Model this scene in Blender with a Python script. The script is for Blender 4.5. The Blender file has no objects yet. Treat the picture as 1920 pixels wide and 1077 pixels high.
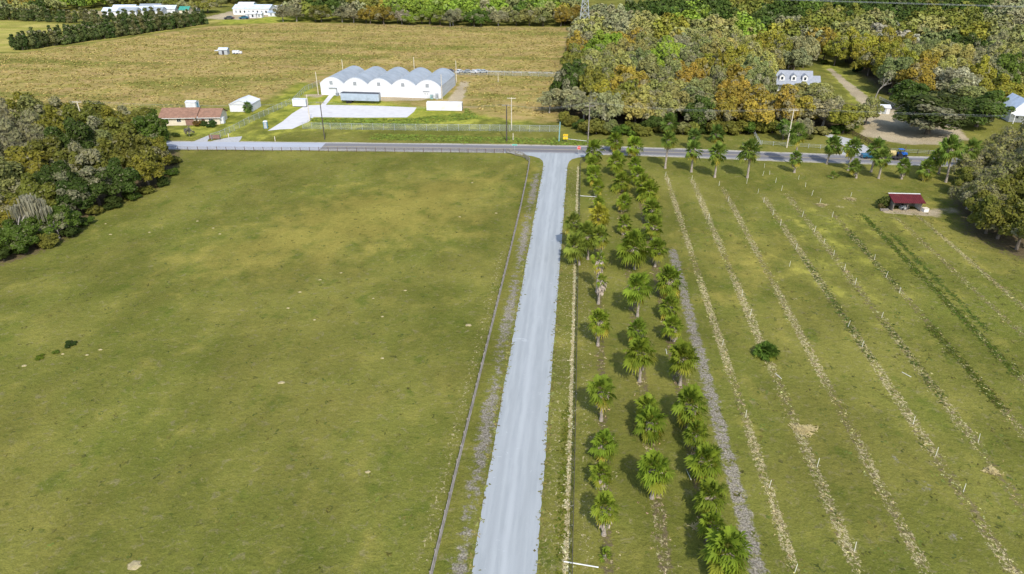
import bpy, math, random
import numpy as np
from mathutils import Vector, Matrix

sc = bpy.context.scene
# ------------------------------------------------------------------ camera, sky, sun, exposure
CAM_H = 56.0; FPX = 1280.0; PITCH = math.radians(27.72); YAW = math.radians(5.45)
cam_d = bpy.data.cameras.new("camera"); cam = bpy.data.objects.new("camera", cam_d)
sc.collection.objects.link(cam)
cam.location = (0, 0, CAM_H); cam.rotation_euler = (math.pi/2 - PITCH, 0, YAW)
cam_d.sensor_width = 36; cam_d.lens = 24.0; cam_d.clip_start = 0.5; cam_d.clip_end = 8000
sc.camera = cam

SUN_EL = math.radians(45.0); SUN_AZ = math.radians(17.0)   # behind the camera, a little to its right
sun_dir = Vector((math.sin(SUN_AZ)*math.cos(SUN_EL), -math.cos(SUN_AZ)*math.cos(SUN_EL), math.sin(SUN_EL)))
sd = bpy.data.lights.new("sun", 'SUN'); so = bpy.data.objects.new("sun", sd); sc.collection.objects.link(so)
sd.energy = 2.5; sd.angle = math.radians(1.5); sd.color = (1.0, 0.955, 0.88)
so.rotation_euler = sun_dir.to_track_quat('Z', 'Y').to_euler(); so.location = (0, 0, 120)

w = bpy.data.worlds.new("World"); sc.world = w; w.use_nodes = True
nt = w.node_tree; bg = nt.nodes['Background']
sky = nt.nodes.new('ShaderNodeTexSky'); sky.sky_type = 'NISHITA'; sky.sun_disc = False
sky.sun_elevation = SUN_EL
sky.sun_rotation = math.atan2(sun_dir.x, sun_dir.y)
sky.air_density = 1.0; sky.dust_density = 1.5
nt.links.new(sky.outputs[0], bg.inputs[0]); bg.inputs[1].default_value = 0.15
sc.view_settings.view_transform = 'Standard'; sc.view_settings.look = 'None'
sc.view_settings.exposure = 0.72; sc.view_settings.gamma = 1.0
sc.cycles.max_bounces = 5; sc.cycles.diffuse_bounces = 3; sc.cycles.glossy_bounces = 2
sc.cycles.transparent_max_bounces = 12; sc.cycles.transmission_bounces = 2

R = random.Random(11)
NR = np.random.default_rng(5)
rad = math.radians

# ------------------------------------------------------------------ survey of the ground
def G(px, py, h=0.0):
    """ground point seen at a place of the 1920 px photograph"""
    u = (px-960)/FPX; v = (py-538.5)/FPX
    dy = math.cos(PITCH)-v*math.sin(PITCH); dz = -math.sin(PITCH)-v*math.cos(PITCH)
    t = (CAM_H-h)/-dz; x, y = u*t, dy*t
    c, s = math.cos(YAW), math.sin(YAW)
    return (x*c-y*s, x*s+y*c)
def HG(bx, by, ty):
    """height of something standing at (bx,by) whose top is at row ty"""
    x, y = G(bx, by); c, s = math.cos(-YAW), math.sin(-YAW); d = x*s+y*c
    v = (ty-538.5)/FPX
    return CAM_H + (-math.sin(PITCH)-v*math.cos(PITCH))*d/(math.cos(PITCH)-v*math.sin(PITCH))
def PX(x, y, z=0.0):
    c, s = math.cos(-YAW), math.sin(-YAW); X = x*c-y*s; Y = x*s+y*c; Z = z-CAM_H
    zc = Y*math.cos(PITCH)-Z*math.sin(PITCH); yc = Y*math.sin(PITCH)+Z*math.cos(PITCH)
    return 960+FPX*X/zc, 538.5-FPX*yc/zc
def ordn(n):
    return "%d%s" % (n, 'th' if 10 <= n % 100 <= 20 else {1:'st',2:'nd',3:'rd'}.get(n % 10, 'th'))

# ------------------------------------------------------------------ node helpers
class NT:
    def __init__(s, name):
        s.m = bpy.data.materials.new(name); s.m.use_nodes = True
        s.t = s.m.node_tree; s.b = s.t.nodes['Principled BSDF']; s.out = s.t.nodes['Material Output']
        s.pos = None
    def n(s, typ, **kw):
        nd = s.t.nodes.new(typ)
        for k, v in kw.items(): setattr(nd, k, v)
        return nd
    def link(s, a, b): s.t.links.new(a, b)
    def position(s):
        if s.pos is None: s.pos = s.n('ShaderNodeNewGeometry').outputs['Position']
        return s.pos
    def objco(s): return s.n('ShaderNodeTexCoord').outputs['Object']
    def noise(s, scale, detail=3, rough=0.55, vec=None, stretch=None, dist=0.0):
        nd = s.n('ShaderNodeTexNoise'); nd.inputs['Scale'].default_value = scale
        nd.inputs['Detail'].default_value = detail; nd.inputs['Roughness'].default_value = rough
        nd.inputs['Distortion'].default_value = dist
        v = vec if vec is not None else s.position()
        if stretch:
            mp = s.n('ShaderNodeMapping'); mp.inputs['Scale'].default_value = stretch
            if len(stretch) > 3: pass
            s.link(v, mp.inputs[0]); v = mp.outputs[0]
        s.link(v, nd.inputs['Vector']); return nd.outputs['Fac']
    def math(s, op, a, b=None, c=None, clamp=False):
        nd = s.n('ShaderNodeMath', operation=op); nd.use_clamp = clamp
        for i, v in enumerate((a, b, c)):
            if v is None: continue
            if isinstance(v, (int, float)): nd.inputs[i].default_value = v
            else: s.link(v, nd.inputs[i])
        return nd.outputs[0]
    def smooth(s, v, lo, hi, a=0.0, b=1.0):
        nd = s.n('ShaderNodeMapRange', interpolation_type='SMOOTHSTEP')
        s.link(v, nd.inputs[0])
        for i, k in enumerate((lo, hi, a, b)): nd.inputs[i+1].default_value = k
        return nd.outputs[0]
    def attr(s, name):
        nd = s.n('ShaderNodeAttribute'); nd.attribute_name = name; return nd.outputs['Fac']
    def mix(s, f, a, b, mode='MIX'):
        nd = s.n('ShaderNodeMix', data_type='RGBA', blend_type=mode)
        for i, v in ((0, f), (6, a), (7, b)):
            if isinstance(v, (int, float)): nd.inputs[i].default_value = v
            elif isinstance(v, tuple): nd.inputs[i].default_value = (*v[:3], 1)
            else: s.link(v, nd.inputs[i])
        return nd.outputs[2]
    def bump(s, h, dist, strength=1.0):
        nd = s.n('ShaderNodeBump'); nd.inputs['Distance'].default_value = dist; nd.inputs['Strength'].default_value = strength
        s.link(h, nd.inputs['Height']); s.link(nd.outputs[0], s.b.inputs['Normal'])
    def color(s, c):
        if isinstance(c, tuple): s.b.inputs['Base Color'].default_value = (*c[:3], 1)
        else: s.link(c, s.b.inputs['Base Color'])
    def rough(s, v, spec=0.2):
        s.b.inputs['Roughness'].default_value = v; s.b.inputs['Specular IOR Level'].default_value = spec

def paint(name, c, rough=0.6, var=0.12, scale=1.5, spec=0.3, stretch=None, metal=0.0, stain=None):
    t = NT(name); n1 = t.noise(scale, 4, vec=t.objco(), stretch=stretch)
    k = tuple(max(0, v*(1-var)) for v in c); l = tuple(min(1, v*(1+var)) for v in c)
    col = t.mix(t.smooth(n1, .3, .7), k, l)
    if stain:
        n2 = t.noise(scale*0.4, 5, .65, vec=t.objco(), stretch=stretch)
        col = t.mix(t.smooth(n2, .52, .72), col, stain)
    t.color(col); t.rough(rough, spec); t.b.inputs['Metallic'].default_value = metal
    return t.m

M = {}
M['white_metal'] = paint('white_metal', (.60,.61,.62), .45, .08, .6, stain=(.46,.46,.46))
M['white_paint'] = paint('white_paint', (.66,.66,.64), .5, .06, 2)
M['greenhouse_wall'] = paint('greenhouse_wall', (.66,.67,.70), .5, .06, .5, stain=(.56,.575,.60), stretch=(1,1,.3))
M['roof_film'] = paint('roof_film', (.29,.32,.345), .5, .10, .35, stain=(.23,.26,.28))
M['side_film'] = paint('side_film', (.42,.45,.48), .5, .1, .5, stretch=(1,.25,3))
M['vent_grey'] = paint('vent_grey', (.22,.24,.26), .6, .2, 4)
M['trailer_blue'] = paint('trailer_blue', (.33,.39,.45), .45, .08, .8, stain=(.26,.31,.35))
M['dark_metal'] = paint('dark_metal', (.05,.05,.055), .5, .3, 3)
M['cream_metal'] = paint('cream_metal', (.70,.68,.66), .5, .05, .7, stain=(.60,.57,.53))
M['glass'] = paint('glass', (.03,.04,.05), .12, .2, 2, spec=.6)
M['rubber'] = paint('rubber', (.02,.02,.02), .8, .2, 5)
M['brown_roof'] = paint('brown_roof', (.25,.145,.10), .9, .16, 1.2, stain=(.19,.12,.09), spec=.1)
M['grey_roof'] = paint('grey_roof', (.26,.28,.31), .7, .12, 1.2)
M['blue_roof'] = paint('blue_roof', (.55,.62,.70), .35, .1, .6, stain=(.38,.42,.47))
M['red_roof'] = paint('red_roof', (.105,.018,.02), .6, .12, 1.3, stain=(.14,.04,.03), spec=.15)
M['green_roof'] = paint('green_roof', (.05,.26,.20), .5, .1, .6)
M['cream_wall'] = paint('cream_wall', (.62,.55,.42), .8, .07, 1)
M['brick_wall'] = paint('brick_wall', (.24,.14,.11), .85, .2, 3)
M['tan_wood'] = paint('tan_wood', (.42,.33,.22), .8, .2, 3, stretch=(1,1,.2))
M['grey_wood'] = paint('grey_wood', (.22,.19,.16), .85, .35, 2.5, stain=(.12,.10,.08))
M['weathered'] = paint('weathered', (.27,.24,.205), .9, .3, 2.0, stain=(.16,.13,.11))
M['brown_wood'] = paint('brown_wood', (.13,.08,.05), .85, .3, 2.5)
M['pale_wood'] = paint('pale_wood', (.55,.49,.38), .8, .18, 3)
M['post_dark'] = paint('post_dark', (.07,.06,.05), .85, .3, 3)
M['stake'] = paint('stake', (.66,.64,.52), .6, .12, 6)
M['galv'] = paint('galv', (.36,.38,.39), .45, .15, 2)
M['teal_paint'] = paint('teal_paint', (.22,.38,.36), .6, .15, 2)
M['blue_paint'] = paint('blue_paint', (.015,.10,.17), .3, .1, 2, spec=.5)
M['bright_blue'] = paint('bright_blue', (.02,.12,.45), .35, .1, 2, spec=.5)
M['toilet_blue'] = paint('toilet_blue', (.10,.24,.32), .5, .08, 2)
M['hay'] = paint('hay', (.42,.34,.15), .95, .25, 3, stain=(.30,.24,.11))
M['sign_red'] = paint('sign_red', (.62,.07,.05), .5, .05, 3)
M['sign_green'] = paint('sign_green', (.05,.40,.30), .5, .05, 3)
M['sign_yellow'] = paint('sign_yellow', (.78,.50,.02), .5, .05, 3)
M['black'] = paint('black', (.02,.02,.02), .6, .1, 3)
M['bark'] = paint('bark', (.13,.105,.08), .95, .35, 3, stretch=(1,1,.3))
M['bark_pale'] = paint('bark_pale', (.30,.27,.23), .95, .25, 3, stretch=(1,1,.3))
M['palm_trunk'] = paint('palm_trunk', (.30,.255,.21), .95, .35, 5, stretch=(1,1,2))
M['skirt'] = paint('skirt', (.36,.30,.24), .95, .3, 6)
M['pad_white'] = paint('pad_white', (.56,.545,.53), .85, .05, .5, stain=(.49,.47,.45))

# foliage: colour of the object itself, varied leaf by leaf
def foliage(name, moss=(.30,.28,.17), trans=.35):
    t = NT(name)
    oi = t.n('ShaderNodeObjectInfo'); tint = t.attr('tint'); ms = t.attr('moss')
    n1 = t.noise(.35, 3, vec=t.position())
    c = oi.outputs['Color']
    dark = t.mix(1.0, c, (.68,.72,.66), 'MULTIPLY'); light = t.mix(1.0, c, (1.45,1.42,1.3), 'MULTIPLY')
    col = t.mix(tint, dark, light)
    col = t.mix(t.smooth(n1, .42, .66, 0, .55), col, t.mix(1.0, c, (1.18,1.06,.85), 'MULTIPLY'))
    col = t.mix(ms, col, moss)
    t.color(col); t.rough(.75, .15)
    tr = t.n('ShaderNodeBsdfTranslucent'); t.link(col, tr.inputs[0])
    mx = t.n('ShaderNodeMixShader'); mx.inputs[0].default_value = trans
    t.link(t.b.outputs[0], mx.inputs[1]); t.link(tr.outputs[0], mx.inputs[2]); t.link(mx.outputs[0], t.out.inputs[0])
    return t.m
M['foliage'] = foliage('foliage')
M['palm_leaf'] = foliage('palm_leaf', moss=(.42,.36,.05), trans=.35)

def veil(name, c, a):
    t = NT(name); t.color(c); t.rough(.6)
    tr = t.n('ShaderNodeBsdfTransparent'); mx = t.n('ShaderNodeMixShader'); mx.inputs[0].default_value = a
    t.link(tr.outputs[0], mx.inputs[1]); t.link(t.b.outputs[0], mx.inputs[2]); t.link(mx.outputs[0], t.out.inputs[0])
    return t.m
M['chain_mesh'] = veil('chain_mesh', (.28,.32,.32), .24)

# ------------------------------------------------------------------ mesh helpers
class MB:
    def __init__(s): s.v = []; s.f = []
    def add(s, vs, fs, mat=None):
        o = len(s.v)
        s.v += [tuple(mat @ Vector(p)) if mat else tuple(p) for p in vs]
        s.f += [tuple(i+o for i in f) for f in fs]; return s
    def box(s, c, d, rz=0.0, mat=None):
        x, y, z = d[0]/2, d[1]/2, d[2]/2
        vs = [(-x,-y,-z),(x,-y,-z),(x,y,-z),(-x,y,-z),(-x,-y,z),(x,-y,z),(x,y,z),(-x,y,z)]
        m = Matrix.Translation(c) @ Matrix.Rotation(rz, 4, 'Z')
        if mat: m = mat @ m
        return s.add(vs, [(0,3,2,1),(4,5,6,7),(0,1,5,4),(1,2,6,5),(2,3,7,6),(3,0,4,7)], m)
    def tube(s, a, b, r1, r2=None, n=7, cap=True):
        r2 = r1 if r2 is None else r2
        a = Vector(a); b = Vector(b); d = (b-a)
        if d.length < 1e-6: return s
        q = d.to_track_quat('Z', 'Y'); vs = []
        for k in range(n):
            t = 2*math.pi*k/n; p = Vector((math.cos(t), math.sin(t), 0))
            vs.append(a + q @ (p*r1)); vs.append(b + q @ (p*r2))
        fs = [(2*k, 2*((k+1) % n), 2*((k+1) % n)+1, 2*k+1) for k in range(n)]
        if cap: fs += [tuple(2*k for k in range(n))[::-1], tuple(2*k+1 for k in range(n))]
        return s.add(vs, fs)
    def prism(s, pts, z0, z1):
        n = len(pts)
        vs = [(p[0], p[1], z0) for p in pts]+[(p[0], p[1], z1) for p in pts]
        return s.add(vs, [tuple(range(n))[::-1], tuple(range(n, 2*n))]+[(k, (k+1) % n, (k+1) % n+n, k+n) for k in range(n)])
    def ext_y(s, prof, y0, y1, mat=None):
        """profile in xz, drawn out along y"""
        n = len(prof); vs = [(p[0], y0, p[1]) for p in prof]+[(p[0], y1, p[1]) for p in prof]
        return s.add(vs, [tuple(range(n)), tuple(range(n, 2*n))[::-1]]+[(k, k+n, (k+1) % n+n, (k+1) % n) for k in range(n)], mat)
    def build(s, name, mat, parent=None, loc=None, rz=0.0, smooth=False):
        me = bpy.data.meshes.new(name); me.from_pydata(s.v, [], s.f); me.update()
        if smooth:
            for p in me.polygons: p.use_smooth = True
        return link(name, me, mat, parent, loc, rz)

def link(name, me, mat=None, parent=None, loc=None, rz=0.0):
    o = bpy.data.objects.new(name, me); sc.collection.objects.link(o)
    if mat is not None and len(me.materials) == 0: me.materials.append(M[mat] if isinstance(mat, str) else mat)
    if parent: o.parent = parent
    if loc is not None: o.location = loc
    o.rotation_euler.z = rz
    return o
def tag(o, label, cat, group=None):
    o['label'] = label; o['category'] = cat
    if group: o['group'] = group
    return o
def root(name, label, cat, loc, rz=0.0, group=None):
    o = bpy.data.objects.new(name, None); sc.collection.objects.link(o)
    o.location = loc; o.rotation_euler.z = rz; o.empty_display_size = .2
    return tag(o, label, cat, group)
def structure(o): o['kind'] = 'structure'; return o
def stuff(o, label=None, cat=None):
    o['kind'] = 'stuff'
    if label: o['label'] = label; o['category'] = cat
    return o

def np_mesh(name, V, F, attrs=None, tri=False):
    """V (n,3), F (m,4) quads"""
    me = bpy.data.meshes.new(name); k = F.shape[1]
    me.vertices.add(len(V)); me.vertices.foreach_set('co', V.astype(np.float32).ravel())
    me.loops.add(F.size); me.loops.foreach_set('vertex_index', F.astype(np.int32).ravel())
    me.polygons.add(len(F)); me.polygons.foreach_set('loop_start', np.arange(0, F.size, k, dtype=np.int32))
    for nm, dom, a in (attrs or []):
        at = me.attributes.new(nm, 'FLOAT', dom); at.data.foreach_set('value', a.astype(np.float32))
    me.update(calc_edges=True); me.validate(); return me

# ------------------------------------------------------------------ soft polygon masks on the ground
def sdist(pts, X, Y):
    """signed distance, positive inside"""
    pts = np.array(pts, float); n = len(pts); D = np.full(X.shape, 1e9); ins = np.zeros(X.shape, bool)
    for i in range(n):
        ax, ay = pts[i]; bx, by = pts[(i+1) % n]; ex, ey = bx-ax, by-ay
        t = np.clip(((X-ax)*ex+(Y-ay)*ey)/(ex*ex+ey*ey+1e-9), 0, 1)
        D = np.minimum(D, np.hypot(X-ax-t*ex, Y-ay-t*ey))
        if abs(ey) > 1e-9:
            c = ((ay > Y) != (by > Y)) & (X < ex*(Y-ay)/ey+ax); ins ^= c
    return np.where(ins, D, -D)
def gp(pxs): return [G(*p) for p in pxs]
def mask(pxs, X, Y, wd, world=False): return np.clip(sdist(pxs if world else gp(pxs), X, Y)/wd+.5, 0, 1)

STRIPS = [23.3, 29.5, 36.1, 44.6, 50.5, 57.4, 63.7, 70.5, 75.6]
def axis(lo, hi, fine0, fine1, step, grow=1.12):
    a = list(np.arange(fine0, fine1+1e-6, step)); st = step
    while a[-1] < hi: st = min(st*grow, 160); a.append(a[-1]+st)
    st = step
    while a[0] > lo: st = min(st*grow, 160); a.insert(0, a[0]-st)
    return np.array(a)
xs = axis(-3500, 3500, -14, 80, .36, 1.05); ys = axis(-300, 5000, 36, 200, .8, 1.02)
X, Y = np.meshgrid(xs, ys); X = X.ravel(); Y = Y.ravel()
nx, ny = len(xs), len(ys)
def band(x0, wd, soft=.5): return np.clip((wd/2-np.abs(X-x0))/soft+.5, 0, 1)
def rng_y(a, b, s=6): return np.clip((Y-a)/s+.5, 0, 1)*np.clip((b-Y)/s+.5, 0, 1)

dry = mask([(-500,262),(-500,84),(30,101),(390,50),(540,42),(1075,52),(1075,225),(1010,232),(880,212),(600,176),(560,150),(520,178),(470,196),(300,212),(200,262)], X, Y, 14)
lime = np.maximum.reduce([mask([(850,140),(1050,150),(1045,245),(560,246),(600,222),(860,214)], X, Y, 18)*.5,
    mask([(520,180),(560,140),(650,130),(850,135),(930,142),(900,185),(1000,215),(880,235),(560,244),(470,262),(500,215)], X, Y, 26)*.9,
    mask([(470,262),(300,264),(300,214),(450,188),(520,186)], X, Y, 12)*.55,
    mask([(390,40),(540,22),(690,12),(680,27),(560,42),(420,46)], X, Y, 14)*.95,
    mask([(1530,115),(1560,110),(1650,190),(1600,200)], X, Y, 8)*.6,
    mask([(1480,380),(1700,395),(1780,520),(1600,620),(1500,600),(1420,470)], X, Y, 30)*.4])
hayf = mask([(-500,90),(-500,45),(0,38),(190,50),(420,38),(380,48),(35,98)], X, Y, 8)
warm = np.maximum(mask([(330,480),(480,420),(620,360),(820,330),(960,320),(900,430),(620,500),(380,530)], X, Y, 30)*.75,
    np.maximum(mask([(1260,420),(1500,420),(1560,520),(1440,640),(1300,560)], X, Y, 22)*.45, mask([(1660,395),(1790,340),(1800,420),(1900,520),(1780,470)], X, Y, 12)*.5))
sand = np.maximum.reduce([mask([(1625,208),(1700,190),(1790,232),(1815,262),(1780,272),(1690,270),(1615,255)], X, Y, 5),
    mask([(1548,128),(1560,128),(1660,205),(1630,215)], X, Y, 3)*.8,
    mask([(838,190),(866,152),(882,154),(868,190)], X, Y, 4)*.9, mask([(700,181),(800,182),(800,189),(700,190)], X, Y, 3)*.85,
    mask([(570,178),(604,172),(604,180),(574,190)], X, Y, 3)*.8,
    mask([(388,34),(440,21),(560,8),(640,6),(560,17),(530,25),(475,37),(400,37)], X, Y, 8),
    mask([(110,22),(190,20),(330,20),(330,30),(200,34)], X, Y, 8)*.6,
    mask([(1648,393),(1740,392),(1770,400),(1740,406),(1660,400)], X, Y, 1.6)*.9,
    mask([(1690,395),(1790,385),(1810,400),(1760,412)], X, Y, 3)*.55])
straw = np.zeros_like(X)
prof = [(STRIPS[0],.95,.62,(48,172)),(STRIPS[1],1.1,.60,(48,170)),(STRIPS[2],1.1,.55,(48,165)),(STRIPS[3],1.2,.52,(46,160)),
        (STRIPS[4],1.2,.46,(46,160)),(STRIPS[5],1.1,.40,(46,150)),(STRIPS[6],1.1,.22,(70,140)),(STRIPS[7],1.0,.33,(80,150)),(STRIPS[8],.9,.5,(95,150))]
prof = [(a_, b_*1.65, c_, d_) for a_, b_, c_, d_ in prof]
for x0, wd, a, (y0, y1) in prof: straw = np.maximum(straw, band(x0, wd, .6)*rng_y(y0, y1)*(a+.13-.32*(np.sin(Y*.31+x0*2)*.5+.5)*(np.sin(Y*.13+x0)*.5+.5)))
straw = np.maximum(straw, band(.85, .7, .4)*rng_y(44, 178)*.95)                         # pale strip left of the wire fence
straw = np.maximum(straw, band(2.8, 2.2, .8)*rng_y(40, 130)*.46)
straw = np.maximum(straw, band(-.6, 2.4, .8)*rng_y(40, 178)*.48)
straw = np.maximum(straw, band(10.6, 2.0, .7)*rng_y(40, 75)*.55); straw = np.maximum(straw, band(10.6, 1.5, .7)*rng_y(75, 175)*.36)
straw = np.maximum(straw, band(4.9, 1.4, .7)*rng_y(40, 170)*.40); straw = np.maximum(straw, band(15.9, 1.6, .7)*rng_y(40, 175)*.36)
straw = np.maximum(straw, np.clip(1-np.abs(X+13.4)/3.2, 0, 1)*rng_y(40, 130, 20)*.55)
for (px, py, r) in [(1512,808,1.1),(1595,376,1.6),(1575,388,1.6),(1540,387,1.8),(1490,560,0.9),(1858,885,.8)]:
    gx, gy = G(px, py); straw = np.maximum(straw, np.clip(1.3-np.hypot(X-gx, Y-gy)/r, 0, 1)*.7)
weed = np.zeros_like(X)
for x0, wd, a, (y0, y1) in [(STRIPS[3],1.2,.55,(85,125)),(STRIPS[4],1.2,.5,(75,102)),(STRIPS[5],1.4,.72,(76,100)),(STRIPS[5],1.3,.45,(110,140)),
        (STRIPS[6],1.7,.72,(84,150)),(STRIPS[6]+2.1,1.2,.66,(96,140)),(STRIPS[6]-1.2,1,.3,(60,90)),(STRIPS[7],1.2,.4,(80,130)),(STRIPS[8],1.2,.3,(90,120)),(.2,.5,.6,(44,75))]:
    weed = np.maximum(weed, band(x0, wd, .6)*rng_y(y0, y1, 8)*a)
weed = np.maximum(weed, mask([(90,650),(150,636),(145,655),(60,690),(50,680)], X, Y, 2)*.5)
brown = np.zeros_like(X)
for x0, wd, a, (y0, y1) in prof: brown = np.maximum(brown, band(x0, wd, .6)*rng_y(y0, y1)*.5)
for x0, wd, a, (y0, y1) in [(STRIPS[3],1.0,.5,(62,88)),(STRIPS[4],1.1,.5,(62,82)),(STRIPS[5],1.0,.4,(62,80)),(STRIPS[2],.9,.3,(52,72)),(STRIPS[1],1.,.35,(72,100))]:
    brown = np.maximum(brown, band(x0, wd, .5)*rng_y(y0, y1, 8)*a)
leaf_l = [(-60,200),(60,238),(120,262),(330,262),(345,300),(300,355),(200,385),(150,440),(80,475),(-60,520),(-500,560),(-500,230)]
brown = np.maximum(brown, mask(leaf_l, X, Y, 6)*.9)
brown = np.maximum(brown, mask([(1780,330),(2300,300),(2300,560),(1900,488),(1800,440),(1770,380)], X, Y, 10)*.85)
brown = np.maximum(brown, mask([(1035,215),(1100,249),(1400,248),(1600,242),(1640,200),(1540,185),(1440,190),(1430,120),(1560,100),(1660,185),(1760,160),(2600,200),(2600,-60),(1100,20),(1060,60)], X, Y, 10)*.8)
brown = np.maximum(brown, band(5.0, 1.8, .9)*rng_y(44, 175)*.56); brown = np.maximum(brown, band(10.7, 2.0, .9)*rng_y(44, 175)*.56); brown = np.maximum(brown, band(15.9, 2.4, .9)*rng_y(44, 180)*.6)
brown = np.maximum(brown, mask([(1640,265),(1690,272),(1790,278),(1785,262),(1700,250)], X, Y, 3)*.3)
grey = np.clip(1-np.abs(X+9.7)/1.7, 0, 1)**.5*rng_y(38, 172, 8)*.78*(.85+.15*np.sin(Y*.21))                                          # stony verge left of the drive
grey = np.maximum(grey, band(19.7, 2.1, 1.2)*rng_y(46, 126, 3)*.75)
grey = np.maximum(grey, mask([(1648,232),(1740,225),(1790,262),(1700,262)], X, Y, 5)*.35)
for (px, py, r) in [(1735,910,1.6),(1795,1010,1.5),(1680,860,1.3)]:
    gx, gy = G(px, py); grey = np.maximum(grey, np.clip(1-np.hypot(X-gx, Y-gy)/r/1.6, 0, 1)*.45)
idx = np.arange(nx*ny).reshape(ny, nx)
F4 = np.stack([idx[:-1,:-1], idx[:-1,1:], idx[1:,1:], idx[1:,:-1]], -1).reshape(-1, 4)
gme = np_mesh('ground', np.stack([X, Y, np.zeros_like(X)], 1), F4,
    [(n_, 'POINT', a_) for n_, a_ in (('dry',dry),('lime',lime),('hayf',hayf),('warm',warm),('sand',sand),('straw',straw),('weed',weed),('brown',brown),('grey',grey))])

def ground_material():
    t = NT('ground')
    big = t.noise(.035, 4, .6); mid = t.noise(.22, 4, .6, stretch=(1,.8,1)); sm = t.noise(1.3, 5, .65); fine = t.noise(4.5, 5, .75)
    col = t.mix(t.smooth(big, .38, .62), (.126,.134,.026), (.168,.160,.036))
    col = t.mix(t.smooth(mid, .50, .72, 0, .7), col, (.215,.195,.045))
    col = t.mix(t.smooth(mid, .30, .44, .7, 0), col, (.088,.112,.018))
    sp = t.noise(.9, 5, .7, dist=.6)
    col = t.mix(t.smooth(sp, .54, .68, 0, .6), col, (.21,.18,.09))
    lum = t.smooth(t.noise(.075, 5, .6, stretch=(1,.7,1)), .34, .66, .88, 1.18)
    sp2 = t.noise(2.4, 5, .75)
    col = t.mix(t.smooth(sp2, .58, .68, 0, .5), col, (.24,.215,.125))
    col = t.mix(t.smooth(sp2, .30, .42, .6, 0), col, (.075,.09,.02))
    tuft = t.noise(.75, 3, .6, stretch=(1,1.3,1))
    col = t.mix(t.smooth(tuft, .64, .71, 0, .55), col, (.065,.09,.014))
    def lay(col, c2, an, amp, lo, hi, nz, mx=1.0):
        a = t.math('MULTIPLY_ADD', t.math('SUBTRACT', nz, .5), amp, t.attr(an))
        return t.mix(t.smooth(a, lo, hi, 0, mx), col, c2)
    col = lay(col, t.mix(sm, (.20,.175,.035), (.28,.235,.06)), 'warm', 1.6, .2, .8, mid, .85)
    limec = t.mix(t.smooth(mid, .35, .65), (.175,.21,.03), (.32,.31,.055))
    col = lay(col, limec, 'lime', 1.2, .25, .75, mid)
    # the dry field: straw-coloured sedge with dark and green runs
    d1 = t.noise(.12, 5, .62, stretch=(.45,1,1)); d2 = t.noise(.5, 5, .7, stretch=(.7,1,1)); d3 = t.noise(.03, 5, .62, stretch=(.35,1.2,1))
    dc = t.mix(t.smooth(d1, .36, .64), (.225,.200,.048), (.33,.235,.095))
    dc = t.mix(t.smooth(d2, .46, .62, 0, .6), dc, (.38,.29,.115))
    dc = t.mix(t.smooth(t.math('ADD', d3, t.math('MULTIPLY', d2, .25)), .63, .76, 0, .8), dc, (.14,.150,.03))
    dc = t.mix(t.smooth(d2, .30, .42, .75, 0), dc, (.14,.125,.035))
    dc = t.mix(t.smooth(t.noise(.32, 3, .5, stretch=(.7,1,1)), .66, .72, 0, .8), dc, (.10,.095,.025))
    col = lay(col, dc, 'dry', 1.0, .3, .7, mid)
    hc = t.mix(t.smooth(t.noise(.06, 3, stretch=(.3,1,1)), .4, .6), (.26,.25,.055), (.34,.29,.085))
    col = lay(col, hc, 'hayf', .5, .3, .7, mid)
    col = lay(col, t.mix(sm, (.085,.065,.035), (.16,.125,.07)), 'brown', 1.3, .42, .72, sm)
    gc = t.mix(t.smooth(fine, .38, .62), (.13,.115,.085), (.30,.27,.215))
    col = lay(col, gc, 'grey', 2.2, .40, .75, t.noise(.9, 6, .75))
    sc_ = t.mix(t.smooth(fine, .4, .6), (.30,.245,.155), (.42,.35,.23))
    col = lay(col, sc_, 'sand', .9, .35, .65, mid)
    col = lay(col, t.mix(fine, (.03,.055,.008), (.085,.12,.02)), 'weed', 1.7, .55, .72, t.noise(1.6, 4, .65, stretch=(1,.7,1)))
    n5 = t.noise(2.6, 6, .75, stretch=(1,.75,1), dist=.4)
    stc = t.mix(t.smooth(t.noise(9, 3, .6), .38, .62), (.17,.135,.06), (.52,.45,.25))
    col = lay(col, stc, 'straw', 2.6, .62, .80, n5)
    fl = t.noise(1.1, 6, .8, stretch=(1,.8,1), dist=.3)
    col = t.mix(t.smooth(fl, .60, .66, 0, .45), col, (.055,.065,.014))
    g = t.math('MULTIPLY_ADD', fine, 1.1, .45); g2 = t.math('MULTIPLY_ADD', sm, .5, .75)
    gm = t.math('MULTIPLY', t.math('MULTIPLY', g, g2), lum)
    cmb = t.n('ShaderNodeCombineColor')
    for i in range(3): t.link(gm, cmb.inputs[i])
    col = t.mix(1.0, col, cmb.outputs[0], 'MULTIPLY')
    t.color(col); t.rough(1.0, 0.0)
    hsum = t.math('ADD', t.math('MULTIPLY', fine, .35), sm)
    t.bump(hsum, .3, .9)
    return t.m
structure(link('ground', gme, ground_material()))

# ------------------------------------------------------------------ drive and highway
def sheet(name, pts, z, mat):
    return structure(MB().add([(p[0], p[1], z) for p in pts], [tuple(range(len(pts)))]).build(name, mat))
def strip_mesh(name, L, Rr, z, mat):
    vs = [(*p, z) for p in L]+[(*p, z) for p in Rr]; n = len(L)
    return structure(MB().add(vs, [(i, n+i, n+i+1, i+1) for i in range(n-1)]).build(name, mat))

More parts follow.
